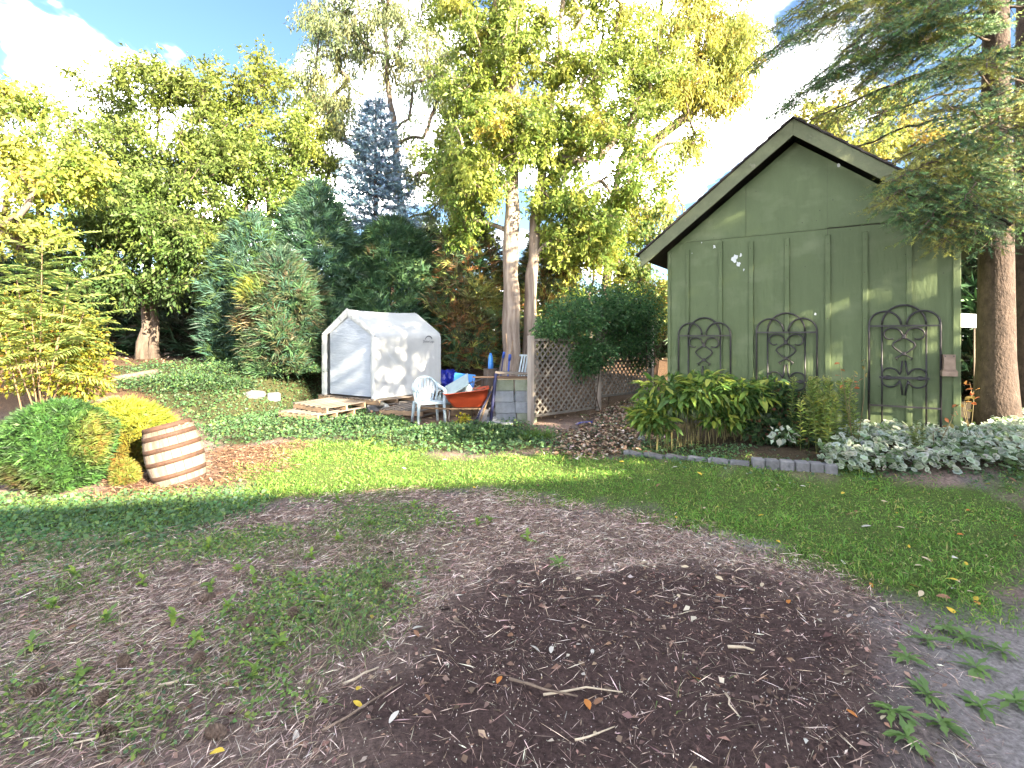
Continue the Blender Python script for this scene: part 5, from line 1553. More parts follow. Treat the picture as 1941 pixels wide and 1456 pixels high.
# peony-like mass in front of the shed: large leaves are parts
def lance(L, W, cols, rng, n=5, curl=.35):
    t = np.linspace(0, 1, n + 1); w = W / 2 * np.sin(np.pi * np.clip(t * .93 + .05, 0, 1)) ** .8; w[-1] = .0015
    z = -curl * L * t ** 2; x = L * t
    V = []; 
    for i in range(n + 1):
        V += [(x[i], -w[i], z[i] + .25 * w[i]), (x[i], 0, z[i]), (x[i], w[i], z[i] + .25 * w[i])]
    F_ = []
    for i in range(n):
        for k in range(2):
            F_.append((i * 3 + k, i * 3 + 3 + k, i * 3 + 4 + k, i * 3 + 1 + k))
    return np.array(V), np.array(F_)
def peony():
    base = on_ground(1335, 6.9); B = vec(base)
    p = thing('peony_clump', 'big leafy peony clump with bare stems in front of the shed', 'plant', base)
    rng = np.random.default_rng(90)
    PALP = [((.11, .22, .05), 3), ((.08, .16, .04), 3), ((.18, .28, .055), 2), ((.28, .33, .06), 1.4)]
    lob = [(at(1270, 748, 6.85), (.42, .36, .26), 1.3), (at(1335, 742, 6.75), (.42, .38, .26), 1.4), (at(1405, 752, 6.75), (.38, .36, .24), 1.2), (at(1225, 785, 6.8), (.22, .25, .15), .7), (at(1455, 745, 6.9), (.22, .24, .22), .6), (at(1240, 800, 6.7), (.26, .2, .14), .6), (at(1380, 795, 6.75), (.4, .2, .10), .5)]
    var = []
    for k in range(6):
        c = pal(1, [PALP[k % 4]], .05, rng)[0] if k < 4 else np.array((.30, .34, .07) if k == 4 else (.19, .28, .05))
        V, F_ = lance(.155, .050, None, rng, 5, .3 + .1 * (k % 3))
        ob = npmesh('leaf', V, F_, LEAF, None, np.tile(c, (len(V), 1)), True); var.append(ob.data); bpy.data.objects.remove(ob)
    w = np.array([l[2] for l in lob]); w /= w.sum()
    def sample(n, front):
        wh = rng.choice(len(lob), n, p=w); u = unit(rng.standard_normal((n, 3)))
        if front:
            u[:, 1] = -np.abs(u[:, 1]) * .8; u[:, 2] = np.abs(u[:, 2]) * 1.2 - .25; u = unit(u)
        c = np.array([vec(l[0]) for l in lob])[wh] - B; r_ = np.array([vec(l[1]) for l in lob])[wh]
        return c + u * r_ * ((.92 + .2 * rng.random((n, 1))) if front else (.4 + .6 * rng.random((n, 1)))), u
    C, U = sample(285, True)
    for c, u in zip(C, U):
        top = u[2] > .55
        o = link('leaf', var[int(rng.integers(4, 6)) if (top and rng.random() < .7) else int(rng.integers(0, 4))], None, p)
        o.location = c - u * .05
        yaw = math.atan2(u[1], u[0]) + rng.normal(0, .7)
        o.rotation_euler = (rng.normal(0, .3), -.15 + rng.normal(0, .35) + (.25 if u[2] < .2 else -.15), yaw); o.scale = [.75 + .6 * rng.random()] * 3
    C, U = sample(2600, False)
    D = unit(U * .7 + rng.standard_normal((len(C), 3)) * .5)
    V, q, c = leaves(C, D, .13 * (.7 + .5 * rng.random(len(C))), .042, pal(len(C), PALP, .15, rng) * .9, rng, droop=.3)
    o = npmesh('inner_leaves', V, q, LEAF, p, c); o['kind'] = 'stuff'
    # bright sprig toward the right
    P0 = []; P1 = []
    for k in range(85):
        a_ = on_ground(1228 + 225 * rng.random(), 6.72 + .4 * rng.random()); z0 = a_.z
        s = np.array((a_.x, a_.y, z0 - .02)) - B
        e = s + np.array([rng.normal(0, .05), rng.normal(0, .05), 0.36 + .1 * rng.random()])
        P0.append(s); P1.append(e)
    V, q = tubes(np.array(P0), np.array(P1), np.full(85, .0045), np.full(85, .0035), 4)
    npmesh('stems', V, q, mat('peony_stem', (.20, .18, .065), (.11, .10, .04), .7, 9), p)
peony()

def upright(name, label, base, hs, n, spread, palette, seed, ll=.07, lw=.014, flower=None, stemc=(.12, .15, .04)):
    rng = np.random.default_rng(seed)
    t = thing(name, label, 'plant', base)
    for k in range(n):
        s = np.array([rng.normal(0, spread), rng.normal(0, spread * .7), -.02]); h = hs * (.72 + .35 * rng.random())
        e = s + np.array([rng.normal(0, .05), rng.normal(0, .05), h]); C = []; D = []
        for j in range(int(h * 75)):
            u = (j + rng.random()) / (h * 75); an = j * 2.4
            C.append(s + (e - s) * (.12 + .88 * u)); D.append([math.cos(an), math.sin(an), .45 + .5 * u])
        C = np.array(C); D = np.array(D)
        parts = [leaves(C, D, ll * (.7 + .5 * rng.random(len(C))), lw, pal(len(C), palette, .15, rng), rng, droop=.25)]
        V, q = tubes(s[None], e[None], np.full(1, .005), np.full(1, .003), 4)
        parts.append((V, q, np.tile([stemc], (len(V), 1))))
        if flower:
            Cf = e + rng.standard_normal((26, 3)) * np.array([.022, .022, .02])
            parts.append(leaves(Cf, rng.standard_normal((26, 3)) + np.array([0, 0, 1.]), .025, .015, pal(26, flower, .15, rng), rng))
        V, q, c = join(parts)
        npmesh('leafy_stem', V, q, LEAF, t, c)
    return t
upright('stonecrop', 'upright pale-topped green perennial growing before the shed', on_ground(1562, 6.25), .80, 34, .17, [((.20, .28, .06), 3), ((.13, .21, .05), 2), ((.32, .35, .06), 1.5)], 91, .085, .02, [((.34, .36, .12), 2), ((.28, .33, .08), 2)])
shrub('dark_perennial', 'dark low foliage between the peony and the pale-topped perennial', on_ground(1480, 6.5), [(at(1480, 770, 6.6), (.26, .2, .24), 1), (at(1500, 820, 6.4), (.27, .2, .18), 1), (at(1450, 815, 6.5), (.22, .18, .16), .7)], 1700, .08, .04,
      [((.035, .075, .03), 3), ((.055, .10, .035), 2), ((.12, .06, .03), .5)], 92, 'plant', stems=6)
upright('seedling', 'small thin sapling in front of the tallest trellis', on_ground(1735, 6.0), .42, 5, .05, [((.14, .19, .05), 2), ((.3, .33, .14), 1)], 93, .05, .022)
shrub('hosta', 'small white-edged hosta under the dark foliage', on_ground(1487, 6.15), [(at(1487, 826, 6.15), (.14, .10, .08), 1)], 46, .08, .055, [((.55, .62, .52), 2), ((.12, .2, .08), 1.4)], 94, 'plant', stems=0, upb=-.1)

def twig_plant(label, base, tips, leafc, seed, ls=.06):
    rng = np.random.default_rng(seed); t = thing('rose_twig', label, 'plant', base)
    B = Vector(base)
    for tp in tips:
        e = Vector(tp) - B
        MB().tube([Vector((rng.normal(0, .02), 0, -.02)), e * .55 + Vector((rng.normal(0, .04), 0, .08)), e], [.005, .004, .002], 5).build('stem', mat('rose_stem', (.2, .16, .07), (.14, .1, .05), .7, 9), t, True)
        for k in range(5):
            V, F_ = lance(ls, ls * .6, None, rng, 4, .2)
            o = npmesh('leaf', V, F_, LEAF, t, np.tile(pal(1, leafc, .15, rng)[0], (len(V), 1)), True)
            o.location = e * (1 - .07 * k) + Vector((rng.normal(0, .02), rng.normal(0, .02), .02)); o.rotation_euler = (rng.normal(0, .5), rng.normal(0, .5), rng.random() * 6.28)
ORL = [((.45, .15, .06), 3), ((.5, .25, .08), 2), ((.3, .24, .08), 1)]
twig_plant('thin rose twig with orange leaves before the green shed wall', on_ground(1620, 6.1), [at(1592, 692, 6.0), at(1640, 685, 6.0), at(1620, 706, 6.0)], ORL, 95)
twig_plant('single stem with a rust-orange leaf by the shed corner', on_ground(1770, 6.0), [at(1812, 770, 6.0), at(1796, 806, 5.9)], ORL, 96)
twig_plant('orange leaved sprig at the foot of the thick spruce', on_ground(1840, 6.9), [at(1838, 725, 6.9), at(1828, 760, 6.9), at(1846, 742, 6.9)], ORL, 97, .08)

# variegated ground cover
def rosette_leaves(C, N, L, W, cc, ce, rng, k=6):
    """flat oval leaves with a coloured centre and pale rim"""
    n = len(C); N = unit(N); A = unit(np.cross(N, rng.standard_normal((n, 3)))); B = np.cross(N, A)
    an = np.arange(k) * 2 * np.pi / k
    ring = C[:, None] + A[:, None] * (np.cos(an)[None, :, None] * L[:, None, None]) + B[:, None] * (np.sin(an)[None, :, None] * W[:, None, None])
    V = np.concatenate([(C + N * L[:, None] * -.12)[:, None], ring], 1)
    base = (np.arange(n) * (k + 1))[:, None, None]
    tri = np.stack([np.zeros(k, int), 1 + np.arange(k), 1 + (np.arange(k) + 1) % k], 1)[None]
    col = np.concatenate([cc[:, None], np.repeat(ce[:, None], k, 1)], 1)
    return V.reshape(-1, 3), (base + tri).reshape(-1, 3), col.reshape(-1, 3)
rng = np.random.default_rng(100)
zv = gpoly([(1545, 880), (1600, 850), (1650, 815), (1790, 800), (1830, 835), (1960, 800), (1960, 905), (1700, 900), (1590, 900)])
mn, mxx = zv.min(0), zv.max(0)
Pp = mn + (mxx - mn) * rng.random((16000, 2))
Pp = Pp[sdist(zv, Pp[:, 0], Pp[:, 1]) + .25 * (fbm(Pp[:, 0] * 3, Pp[:, 1] * 3, 7) - .5) < .02][:4200]
hm = .10 + .22 * fbm(Pp[:, 0] * 2.5, Pp[:, 1] * 2.5, 17)
C = np.column_stack([Pp, zg(Pp[:, 0], Pp[:, 1]) + hm * (.25 + .8 * rng.random(len(Pp)))])
N = rng.standard_normal((len(C), 3)) * .5 + np.array([0, -.35, .9])
Ln = .028 + .022 * rng.random(len(C))
white = pal(len(C), [((.62, .68, .60), 4), ((.45, .52, .40), 2), ((.10, .17, .06), 1.6)], .1, rng)
V, q, c = rosette_leaves(C, N, Ln, Ln * .62, pal(len(C), [((.14, .22, .09), 2), ((.30, .38, .24), 1)], .2, rng), white, rng)
o = npmesh('variegated_ground_cover', V, q, LEAF, None, c); tag(o, 'white-edged ground cover foaming along the foot of the shed', 'ground cover', kind='stuff')
# strap leaves right of the corner
n = 900
zr = gpoly([(1820, 830), (1960, 800), (1960, 880), (1830, 880)])
mn, mxx = zr.min(0), zr.max(0); Pp = mn + (mxx - mn) * rng.random((n * 3, 2)); Pp = Pp[sdist(zr, Pp[:, 0], Pp[:, 1]) < 0][:n]
C = np.column_stack([Pp, zg(Pp[:, 0], Pp[:, 1]) + .02]); D = rng.standard_normal((len(C), 3)) + np.array([0, 0, .7])
V, q, c = leaves(C, D, .22, .014, pal(len(C), [((.10, .18, .05), 3), ((.2, .26, .08), 1), ((.3, .22, .1), .7)], .2, rng), rng, droop=.4)
o = npmesh('strap_leaf_plants', V, q, LEAF, None, c); tag(o, 'tangle of green strap leaves at the foot of the spruce trunks', 'ground cover', kind='stuff')

# ------------------------------------------------------------------ grass and ivy
KL = .95
def scatter(poly, n, rng, w=.3, nz=.25, k=0, ymax=99):
    mn, mxx = poly.min(0) - .3, poly.max(0) + .3
    P = mn + (mxx - mn) * rng.random((n, 2))
    m = soft(poly, P[:, 0], P[:, 1], w, nz, k)
    vis = (np.abs(P[:, 0]) < P[:, 1] * 1.02 + .4) & (P[:, 1] > 1.4) & (P[:, 1] < ymax)
    return P[(rng.random(n) < m) & vis]
rng = np.random.default_rng(110)
P = scatter(Z_LAWN, 340000, rng, .45, .4)
P = P[rng.random(len(P)) < .35 + 1.1 * fbm(P[:, 0] * 2.4, P[:, 1] * 2.4, 15)]
d_ = np.hypot(P[:, 0], P[:, 1]); P = P[rng.random(len(P)) < np.clip(.55 + .12 * (5.2 - d_), .35, 1)][:125000]
d_ = np.hypot(P[:, 0], P[:, 1])
gcol = pal(len(P), [((.14, .28, .05), 4), ((.19, .33, .06), 3), ((.10, .21, .04), 2), ((.30, .34, .09), 1.1), ((.38, .34, .16), .5)], .15, rng) * (.75 + .55 * fbm(P[:, 0] * 1.7, P[:, 1] * 1.7, 12))[:, None]
C = np.column_stack([P, ztop(P[:, 0], P[:, 1]) - .004])
D = rng.standard_normal((len(P), 3)) * .55 + np.array([0, 0, 1.])
h = (.024 + .035 * rng.random(len(P))) * (.45 + 2.6 * fbm(P[:, 0] * 3.3, P[:, 1] * 3.3, 14) ** 2) * np.where(rng.random(len(P)) < .05, 1.8, 1)
V, q, c = leaves(C, D, h, .0045 + .0007 * d_, gcol, rng, fold=.1, droop=.35, shape=.35)
o = npmesh('lawn_grass', V, q, GRASSM, None, c); tag(o, 'patchy short green lawn curving round the bare soil', 'grass', kind='stuff')

def ivy(name, label, polys, n, size, palette, seed, hgt=.05):
    rng = np.random.default_rng(seed); Cs = []
    for po, w in polys:
        Cs.append(scatter(po, int(n * w), rng, .5, .4, seed))
    P = np.concatenate(Cs)
    hh = hgt * (.2 + 1.6 * fbm(P[:, 0] * 2, P[:, 1] * 2, seed)) * rng.random(len(P))
    C = np.column_stack([P, ztop(P[:, 0], P[:, 1]) + hh])
    N = rng.standard_normal((len(P), 3)) * .55 + np.array([0, -.3, 1.])
    L = size * (.4 + 1.3 * rng.random(len(P)) ** 2)
    cc = pal(len(P), palette, .18, rng) * (.7 + .6 * fbm(P[:, 0] * 2.6, P[:, 1] * 2.6, seed + 3))[:, None]
    D = np.cross(unit(N), rng.standard_normal((len(P), 3)))
    V, q, c = leaves(C, D, L * 2, L * 1.35, cc, rng, fold=.15, droop=.1, up=N)
    o = npmesh(name, V, q, LEAF, None, c); tag(o, label, 'ground cover', kind='stuff'); return len(P)
IVP = [((.085, .175, .065), 4), ((.060, .13, .055), 3), ((.14, .22, .065), 1.8), ((.11, .18, .10), 2)]
nI = ivy('creeping_ground_cover', 'low creeping green ground cover in front of the tent and bank', [(Z_IVYB, 1.0)], 62000, .024, IVP, 120, .09)
nI2 = ivy('creeping_ground_cover', 'low creeping green ground cover below the globe cedar', [(Z_IVYL, 1.0)], 30000, .019, [(tuple(v * 1.25 for v in c_), w_) for c_, w_ in IVP], 121, .025)
bedp = gpoly([(1190, 866), (1430, 888), (1560, 900), (1960, 918), (1960, 890), (1570, 880), (1430, 862), (1230, 842)])
nI3 = ivy('creeping_ground_cover', 'small-leaved creeping plants along the stone edging', [(bedp, 1.0), (Z_PATH, .2)], 26000, .016, IVP, 122, .03)
zl_ = gpoly([(-300, 1070), (330, 1015), (560, 960), (760, 945), (860, 980), (800, 1130), (560, 1330), (200, 1400), (-300, 1440)])
def patchy(name, label, n, thr, size, seed, fn):
    rng = np.random.default_rng(seed); P = scatter(zl_, n, rng, .3, .2)
    f = fbm(P[:, 0] * 1.5 + 3, P[:, 1] * 1.5, seed, 3)
    P = P[f > thr - .05 + .30 * rng.random(len(P))]
    return P, rng
P, rng = patchy('', '', 110000, .48, .016, 171, None); n = len(P)
C = np.column_stack([P, ztop(P[:, 0], P[:, 1]) + .03 * rng.random(n)])
N = rng.standard_normal((n, 3)) * .55 + np.array([0, -.3, 1.])
V, q, c = leaves(C, np.cross(unit(N), rng.standard_normal((n, 3))), .018 + .018 * rng.random(n), .018, pal(n, [((.14, .25, .07), 3), ((.20, .32, .08), 3), ((.30, .38, .09), 1.5), ((.11, .20, .10), 1.5)], .2, rng), rng, fold=.15, up=N)
o = npmesh('sprouting_ground_cover', V, q, LEAF, None, c); tag(o, 'sparse small-leaved green sprouts creeping through the needle litter', 'ground cover', kind='stuff')
P, rng = patchy('', '', 60000, .48, .016, 177, None); n = len(P)
C = np.column_stack([P, ztop(P[:, 0], P[:, 1])])
V, q, c = leaves(C, rng.standard_normal((n, 3)) * .8 + np.array([0, 0, .7]), .05 + .07 * rng.random(n), .004, pal(n, [((.14, .20, .07), 3), ((.24, .26, .12), 2), ((.09, .15, .05), 2)], .2, rng), rng, droop=.3, shape=.35)
o = npmesh('thin_grass', V, q, GRASSM, None, c); tag(o, 'thin straggling grass blades rising out of the needle litter', 'grass', kind='stuff')
P = scatter(Z_IVYL, 22000, rng, .6, .5, 121); n = len(P)
C = np.column_stack([P, ztop(P[:, 0], P[:, 1])])
V, q, c = leaves(C, rng.standard_normal((n, 3)) * .7 + np.array([0, 0, .8]), .04 + .05 * rng.random(n), .006, pal(n, [((.16, .28, .06), 3), ((.22, .32, .08), 2), ((.12, .22, .06), 2)], .2, rng), rng, droop=.3, shape=.35)
o = npmesh('verge_grass', V, q, GRASSM, None, c); tag(o, 'thin grass growing through the ground cover below the globe cedar', 'grass', kind='stuff')
KL = .75
# mounded weeds: in front of the chair and wheelbarrow
for i, (px, py, rx, h, n, lab) in enumerate(((690, 815, .75, .22, 5200, 'leafy mound of green weeds before the loose pallets'), (880, 835, .95, .20, 6500, 'leafy mound of green weeds before the wheelbarrow'), (330, 745, 1.6, .3, 6500, 'mounded green ground cover on the shaded bank'), (480, 712, 1.5, .3, 5000, 'mounded green ground cover left of the browning cedar'))):
    q_ = gat(px, py); q_.y += .25; q_.z = zg1(q_.x, q_.y)
    shrub('weed_mound', lab, q_, [((q_.x, q_.y, q_.z), (rx, .5, h), 1), ((q_.x + rx * .4, q_.y + .1, q_.z), (rx * .6, .4, h * .8), .6)], n, .055, .032, IVP, 130 + i, 'weeds', stems=0, shell=(.6, 1.05), upb=.5, outw=.5)
# grass tuft at the fence post
rng = np.random.default_rng(140)
q_ = gat(1015, 832)
t_ = thing('grass_tuft', 'tall green grass tuft at the foot of the fence post', 'grass', q_)
n = 420
C = np.column_stack([rng.normal(0, .14, n), rng.normal(0, .08, n), np.full(n, -.01)]); D = rng.standard_normal((n, 3)) * .45 + np.array([0, 0, 1.])
V, q, c = leaves(C, D, .16 + .12 * rng.random(n), .012, pal(n, [((.10, .20, .04), 3), ((.16, .26, .05), 2)], .15, rng), rng, droop=.35, shape=.35)
npmesh('blades', V, q, GRASSM, t_, c)
shrub('yellow_weed', 'bright yellow leafed weed in front of the wheelbarrow', gat(878, 812), [((gat(878, 812).x, gat(878, 812).y, gat(878, 812).z + .13), (.14, .08, .13), 1)], 130, .07, .04, [((.5, .42, .04), 1), ((.4, .38, .04), 1)], 141, 'weeds', stems=4, shell=(.2, 1), sr=.004)

# ------------------------------------------------------------------ edging and small stones
EDG = mat('edging_stone', (.20, .20, .215), (.13, .13, .14), .95, 8, (.27, .27, .28), bump=.6, bscale=45, vary=.2)
epts = [(1428, 886), (1452, 888), (1480, 890), (1509, 892), (1537, 894), (1564, 897), (1590, 900)]
for (px, py), (px2, py2) in zip(epts[:-1], epts[1:]):
    a_, b_ = gat(px, py), gat(px2, py2); m_ = (a_ + b_) / 2; L_ = (b_ - a_).length
    o = MB().box((0, 0, 0), (L_ - .008, .12, .12)).build('edging_block', EDG, bevel=.012)
    o.location = (m_.x, m_.y + .04, m_.z + .035); o.rotation_euler = (random.uniform(-.05, .05), random.uniform(-.04, .04), math.atan2(b_.y - a_.y, b_.x - a_.x) + random.uniform(-.05, .05))
    tag(o, 'grey cast stone block edging the shed bed', 'edging block', 'stone blocks edging the shed bed')
fl = [(1185, 862), (1225, 866), (1265, 870), (1305, 873), (1345, 876), (1385, 880), (1424, 884)]
for (px, py), (px2, py2) in zip(fl[:-1], fl[1:]):
    a_, b_ = gat(px, py), gat(px2, py2); m_ = (a_ + b_) / 2; L_ = (b_ - a_).length
    o = MB().box((0, 0, 0), (L_ * .94, .10, .06)).build('edging_slab', EDG, bevel=.01)
    o.location = (m_.x, m_.y + .03, m_.z + .012); o.rotation_euler = (random.uniform(-.04, .04), 0, math.atan2(b_.y - a_.y, b_.x - a_.x) + random.uniform(-.06, .06))
    tag(o, 'low sunken grey slab edging the peony side of the bed', 'edging slab', 'sunken slabs edging the peony', 'thing')

def rock(name, label, px, py, s, m=None, group=None, cat='stone', sink=.3):
    rg = random.Random(px * 7 + py)
    bm = bmesh.new(); bmesh.ops.create_icosphere(bm, subdivisions=2, radius=1)
    ph = [rg.uniform(0, 6) for _ in range(3)]
    for v in bm.verts:
        f_ = 1 + .16 * math.sin(v.co.x * 3 + ph[0]) + .14 * math.sin(v.co.y * 3.3 + ph[1]) + .1 * math.sin(v.co.z * 4 + ph[2])
        v.co = Vector((v.co.x * s[0] * f_, v.co.y * s[1] * f_, v.co.z * s[2] * f_))
    me = bpy.data.meshes.new(name); bm.to_mesh(me); bm.free()
    o = link(name, me, m or EDG); g_ = gat(px, py); o.location = (g_.x, g_.y + s[1], g_.z + s[2] * (1 - sink)); o.rotation_euler.z = rg.uniform(0, 6)
    return tag(o, label, cat, group)
rock('garden_stone', 'small grey stone at the near end of the peony stems', 1216, 838, (.06, .05, .05))
rock('garden_stone', 'flat pale stone at the foot of the browning cedar', 478, 756, (.2, .15, .1))
o = MB().box((0, 0, 0), (.26, .2, .19)).build('concrete_cube', CON, bevel=.02); g_ = gat(515, 760); o.location = (g_.x, g_.y + .1, g_.z + .07); o.rotation_euler.z = .5
tag(o, 'small pale concrete cube by the browning cedar', 'block')
rock('garden_stone', 'pale lump of rubble in the weeds beside the pallets', 722, 780, (.2, .12, .12), mat('rubble_pale', (.45, .45, .42), (.35, .35, .33), .9, 9))
# weathered stump box at the sumac, logs on the bank
o = MB().lathe([(.20, 0), (.19, .3), (.17, .62), (.16, .64)], 14).build('tree_stump', mat('stump_pale', (.36, .29, .23), (.24, .19, .15), .95, 10, bump=.6, stretch=(1, 1, .2)))
g_ = on_ground(147, 9.5); o.location = (g_.x, g_.y, g_.z - .03); tag(o, 'pale sawn stump rising beside the sumac', 'stump')
for i, (p0, p1, lab) in enumerate(((on_ground(160, 11.4), on_ground(300, 12.2), 'long grey log lying on the shaded bank'), (on_ground(180, 10.6), on_ground(225, 10.9), 'short grey log lying below the long one'))):
    o = MB().tube([Vector((0, 0, 0)), (p1 - p0) * .5 + Vector((0, 0, .02)), p1 - p0], [.08, .075, .065], 9).build('log', BARK, smooth=True); o.location = p0 + Vector((0, 0, .05)); tag(o, lab, 'log')
# blue plastic scrap on the path
o = MB().add([(-.14, -.06, .0), (.16, -.02, .02), (.2, .07, .05), (-.05, .05, .03), (0, -.1, .05)], [(0, 4, 3), (4, 1, 2, 3)]).build('plastic_scrap', mat('scrap_blue', (.03, .06, .32), (.02, .04, .2), .4, 8)); g_ = gat(1105, 806); o.location = g_ + Vector((0, 0, .015))
sm_ = o.modifiers.new('thickness', 'SOLIDIFY'); sm_.thickness = .004
tag(o, 'crumpled blue plastic scrap on the path beside the lattice', 'plastic')
# white board fence bit behind the shed
o = thing('white_sign', 'white board showing between the shed and the spruce trunk', 'board', on_ground(1836, 9.6))
b_ = at(1836, 608, 9.6); 
MB().box((0, 0, b_.z - o.location.z), (.38, .02, .25), Matrix.Rotation(.05, 3, 'Y')).build('board', mat('white_board', (.45, .48, .53), (.38, .40, .44), .6, 7), o)
MB().box((.12, .02, (b_.z - o.location.z) / 2), (.025, .02, b_.z - o.location.z)).build('stake', BARK, o)
# ------------------------------------------------------------------ litter on the bare ground
KL = 1.0
rng = np.random.default_rng(150)
Z_FORE = gpoly([(-800, 1700), (-400, 1040), (330, 1015), (560, 945), (760, 932), (930, 932), (1200, 975), (1400, 1030), (1620, 1110), (1720, 1200), (1760, 1330), (1850, 1700)])
P = scatter(Z_FORE, 420000, rng, .3, .15)
soilm = soft(Z_SOIL, P[:, 0], P[:, 1], .5, .3)
clump = fbm(P[:, 0] * 2.0, P[:, 1] * 2.0, 33)
keep = rng.random(len(P)) < np.where(soilm > .5, .06, .34 + 1.2 * np.clip(clump - .35, 0, 1)) * np.clip(1.25 - .11 * P[:, 1], .25, 1)
P = P[keep]; P = P[rng.permutation(len(P))][:100000]; n = len(P)
zz = ztop(P[:, 0], P[:, 1])
C = np.column_stack([P, zz + .006 + .016 * rng.random(n)])
flow = .5 + 1.6 * fbm(P[:, 0] * .9, P[:, 1] * .9, 44)
an = flow + rng.normal(0, .75, n)
D = np.column_stack([np.cos(an), np.sin(an), rng.normal(0, .10, n)])
V, q, c = leaves(C, D, .025 + .12 * rng.random(n) ** 1.6, (.0018 + .0006 * P[:, 1]) * (.5 + 1.1 * rng.random(n) ** 2), pal(n, [((.46, .355, .30), 4), ((.31, .22, .18), 4), ((.66, .57, .49), 2.4), ((.13, .09, .075), 3)], .2, rng), rng, fold=.05, droop=.02)
o = npmesh('needle_litter', V, q, LITTER, None, c); tag(o, 'dry brown pine needle litter strewn over the bare ground', 'litter', kind='stuff')
# chips and grit
P = scatter(Z_FORE, 80000, rng, .3, .15)
soilm = soft(Z_SOIL, P[:, 0], P[:, 1], .4, .3); edge = np.exp(-((P[:, 1] - 4.3) / 1.0) ** 2)
P = P[rng.random(len(P)) < .16 + .35 * edge * (P[:, 0] > -2)][:17000]; n = len(P)
C = np.column_stack([P, ztop(P[:, 0], P[:, 1]) + .004 + .008 * rng.random(n)])
an = rng.random(n) * 6.28; D = np.column_stack([np.cos(an), np.sin(an), rng.normal(0, .25, n)])
sz = .012 + .045 * rng.random(n) ** 3
V, q, c = leaves(C, D, sz, sz * (.25 + .5 * rng.random(n)), pal(n, [((.26, .17, .13), 3), ((.16, .10, .08), 5), ((.09, .06, .05), 4), ((.42, .35, .29), .8)], .2, rng), rng, up=np.array([[0, 0, 1.]]), fold=.12)
o = npmesh('bark_chips', V, q, LITTER, None, c); tag(o, 'scattered bark chips and shredded mulch on the soil', 'litter', kind='stuff')
P = scatter(Z_SOIL, 26000, rng, .3, .2)[:4200]; n = len(P)
C = np.column_stack([P, ztop(P[:, 0], P[:, 1]) + .003 + .004 * rng.random(n)])
V, q, c = leaves(C, rng.standard_normal((n, 3)), .004 + .006 * rng.random(n), .006, pal(n, [((.45, .41, .37), 3), ((.26, .22, .19), 3)], .15, rng), rng)
o = npmesh('soil_grit', V, q, LITTER, None, c); tag(o, 'pale grit flecks in the dark soil patch', 'grit', kind='stuff')
KL = .8
# dead leaves on the bank and path
zb = gpoly([(200, 700), (600, 690), (760, 820), (1040, 860), (1230, 860), (1260, 650), (860, 648), (200, 660)])
P = scatter(zb, 60000, rng, .5, .5); P = P[rng.random(len(P)) < np.where(P[:, 1] > 9.3, .55, .2)][:12000]; n = len(P)
C = np.column_stack([P, ztop(P[:, 0], P[:, 1]) + .01 + .03 * rng.random(n)])
V, q, c = leaves(C, rng.standard_normal((n, 3)) * np.array([1, 1, .35]), .07 + .05 * rng.random(n), .05, pal(n, [((.24, .14, .085), 4), ((.36, .24, .17), 3), ((.14, .08, .05), 3), ((.50, .40, .34), 1.2)], .2, rng), rng, up=np.array([[0, 0, 1.]]), fold=.2)
o = npmesh('leaf_litter', V, q, LITTER, None, c); tag(o, 'brown fallen leaf litter covering the bank and fence path', 'litter', kind='stuff')
P = scatter(Z_PATH, 9000, rng, .5, .3)[:2600]; n = len(P)
C = np.column_stack([P, ztop(P[:, 0], P[:, 1]) + .008 + .02 * rng.random(n)])
V, q, c = leaves(C, rng.standard_normal((n, 3)) * np.array([1, 1, .35]), .06 + .04 * rng.random(n), .045, pal(n, [((.30, .20, .13), 4), ((.42, .32, .24), 3), ((.16, .10, .07), 2), ((.5, .42, .36), 1.2)], .2, rng), rng, up=np.array([[0, 0, 1.]]), fold=.2)
o = npmesh('path_leaves', V, q, LITTER, None, c); tag(o, 'dry leaves strewn along the path beside the lattice', 'litter', kind='stuff')
P = scatter(Z_RUST, 20000, rng, .5, .3)[:6000]; n = len(P)
C = np.column_stack([P, ztop(P[:, 0], P[:, 1]) + .006 + .02 * rng.random(n)])
V, q, c = leaves(C, rng.standard_normal((n, 3)) * np.array([1, .6, .3]), .05 + .06 * rng.random(n), .008, pal(n, [((.17, .095, .06), 3), ((.11, .065, .045), 3), ((.30, .21, .15), 1)], .2, rng), rng)
o = npmesh('cedar_litter', V, q, LITTER, None, c); tag(o, 'rust-coloured dead cedar litter round the barrel', 'litter', kind='stuff')

# ------------------------------------------------------------------ weeds, leaves, cones and sticks one can count
KL = 1.0
KM = 1.0
rng = np.random.default_rng(160)
def leaf_shape(L, W, wav, n=5):
    V, F_ = lance(L, W, None, rng, n, wav); return V, F_
LEAFV = {}
for nm, c in (('pale', (.40, .33, .23)), ('yellow', (.48, .35, .05)), ('orange', (.38, .15, .04)), ('brown', (.19, .105, .065)), ('white', (.42, .40, .36))):
    V, F_ = lance(.075, .038, None, rng, 4, .18); V[:, 2] += .012
    ob = npmesh('fallen_leaf', V, F_, LITTER, None, np.tile(c, (len(V), 1)), True); LEAFV[nm] = ob.data; bpy.data.objects.remove(ob)
def drop(nm, px, py, label, group, s=1.0):
    o = link('fallen_leaf', LEAFV[nm]); g_ = gat(px, py); o.location = (g_.x, g_.y, float(zs(np.array([g_.x]), np.array([g_.y]))[0]) + .008)
    o.rotation_euler = (rng.normal(0, .25), rng.normal(0, .2), rng.random() * 6.28); o.scale = [s * .8 * (.7 + .6 * rng.random())] * 3
    tag(o, label, 'leaf', group)
names = list(LEAFV)
k_ = 0
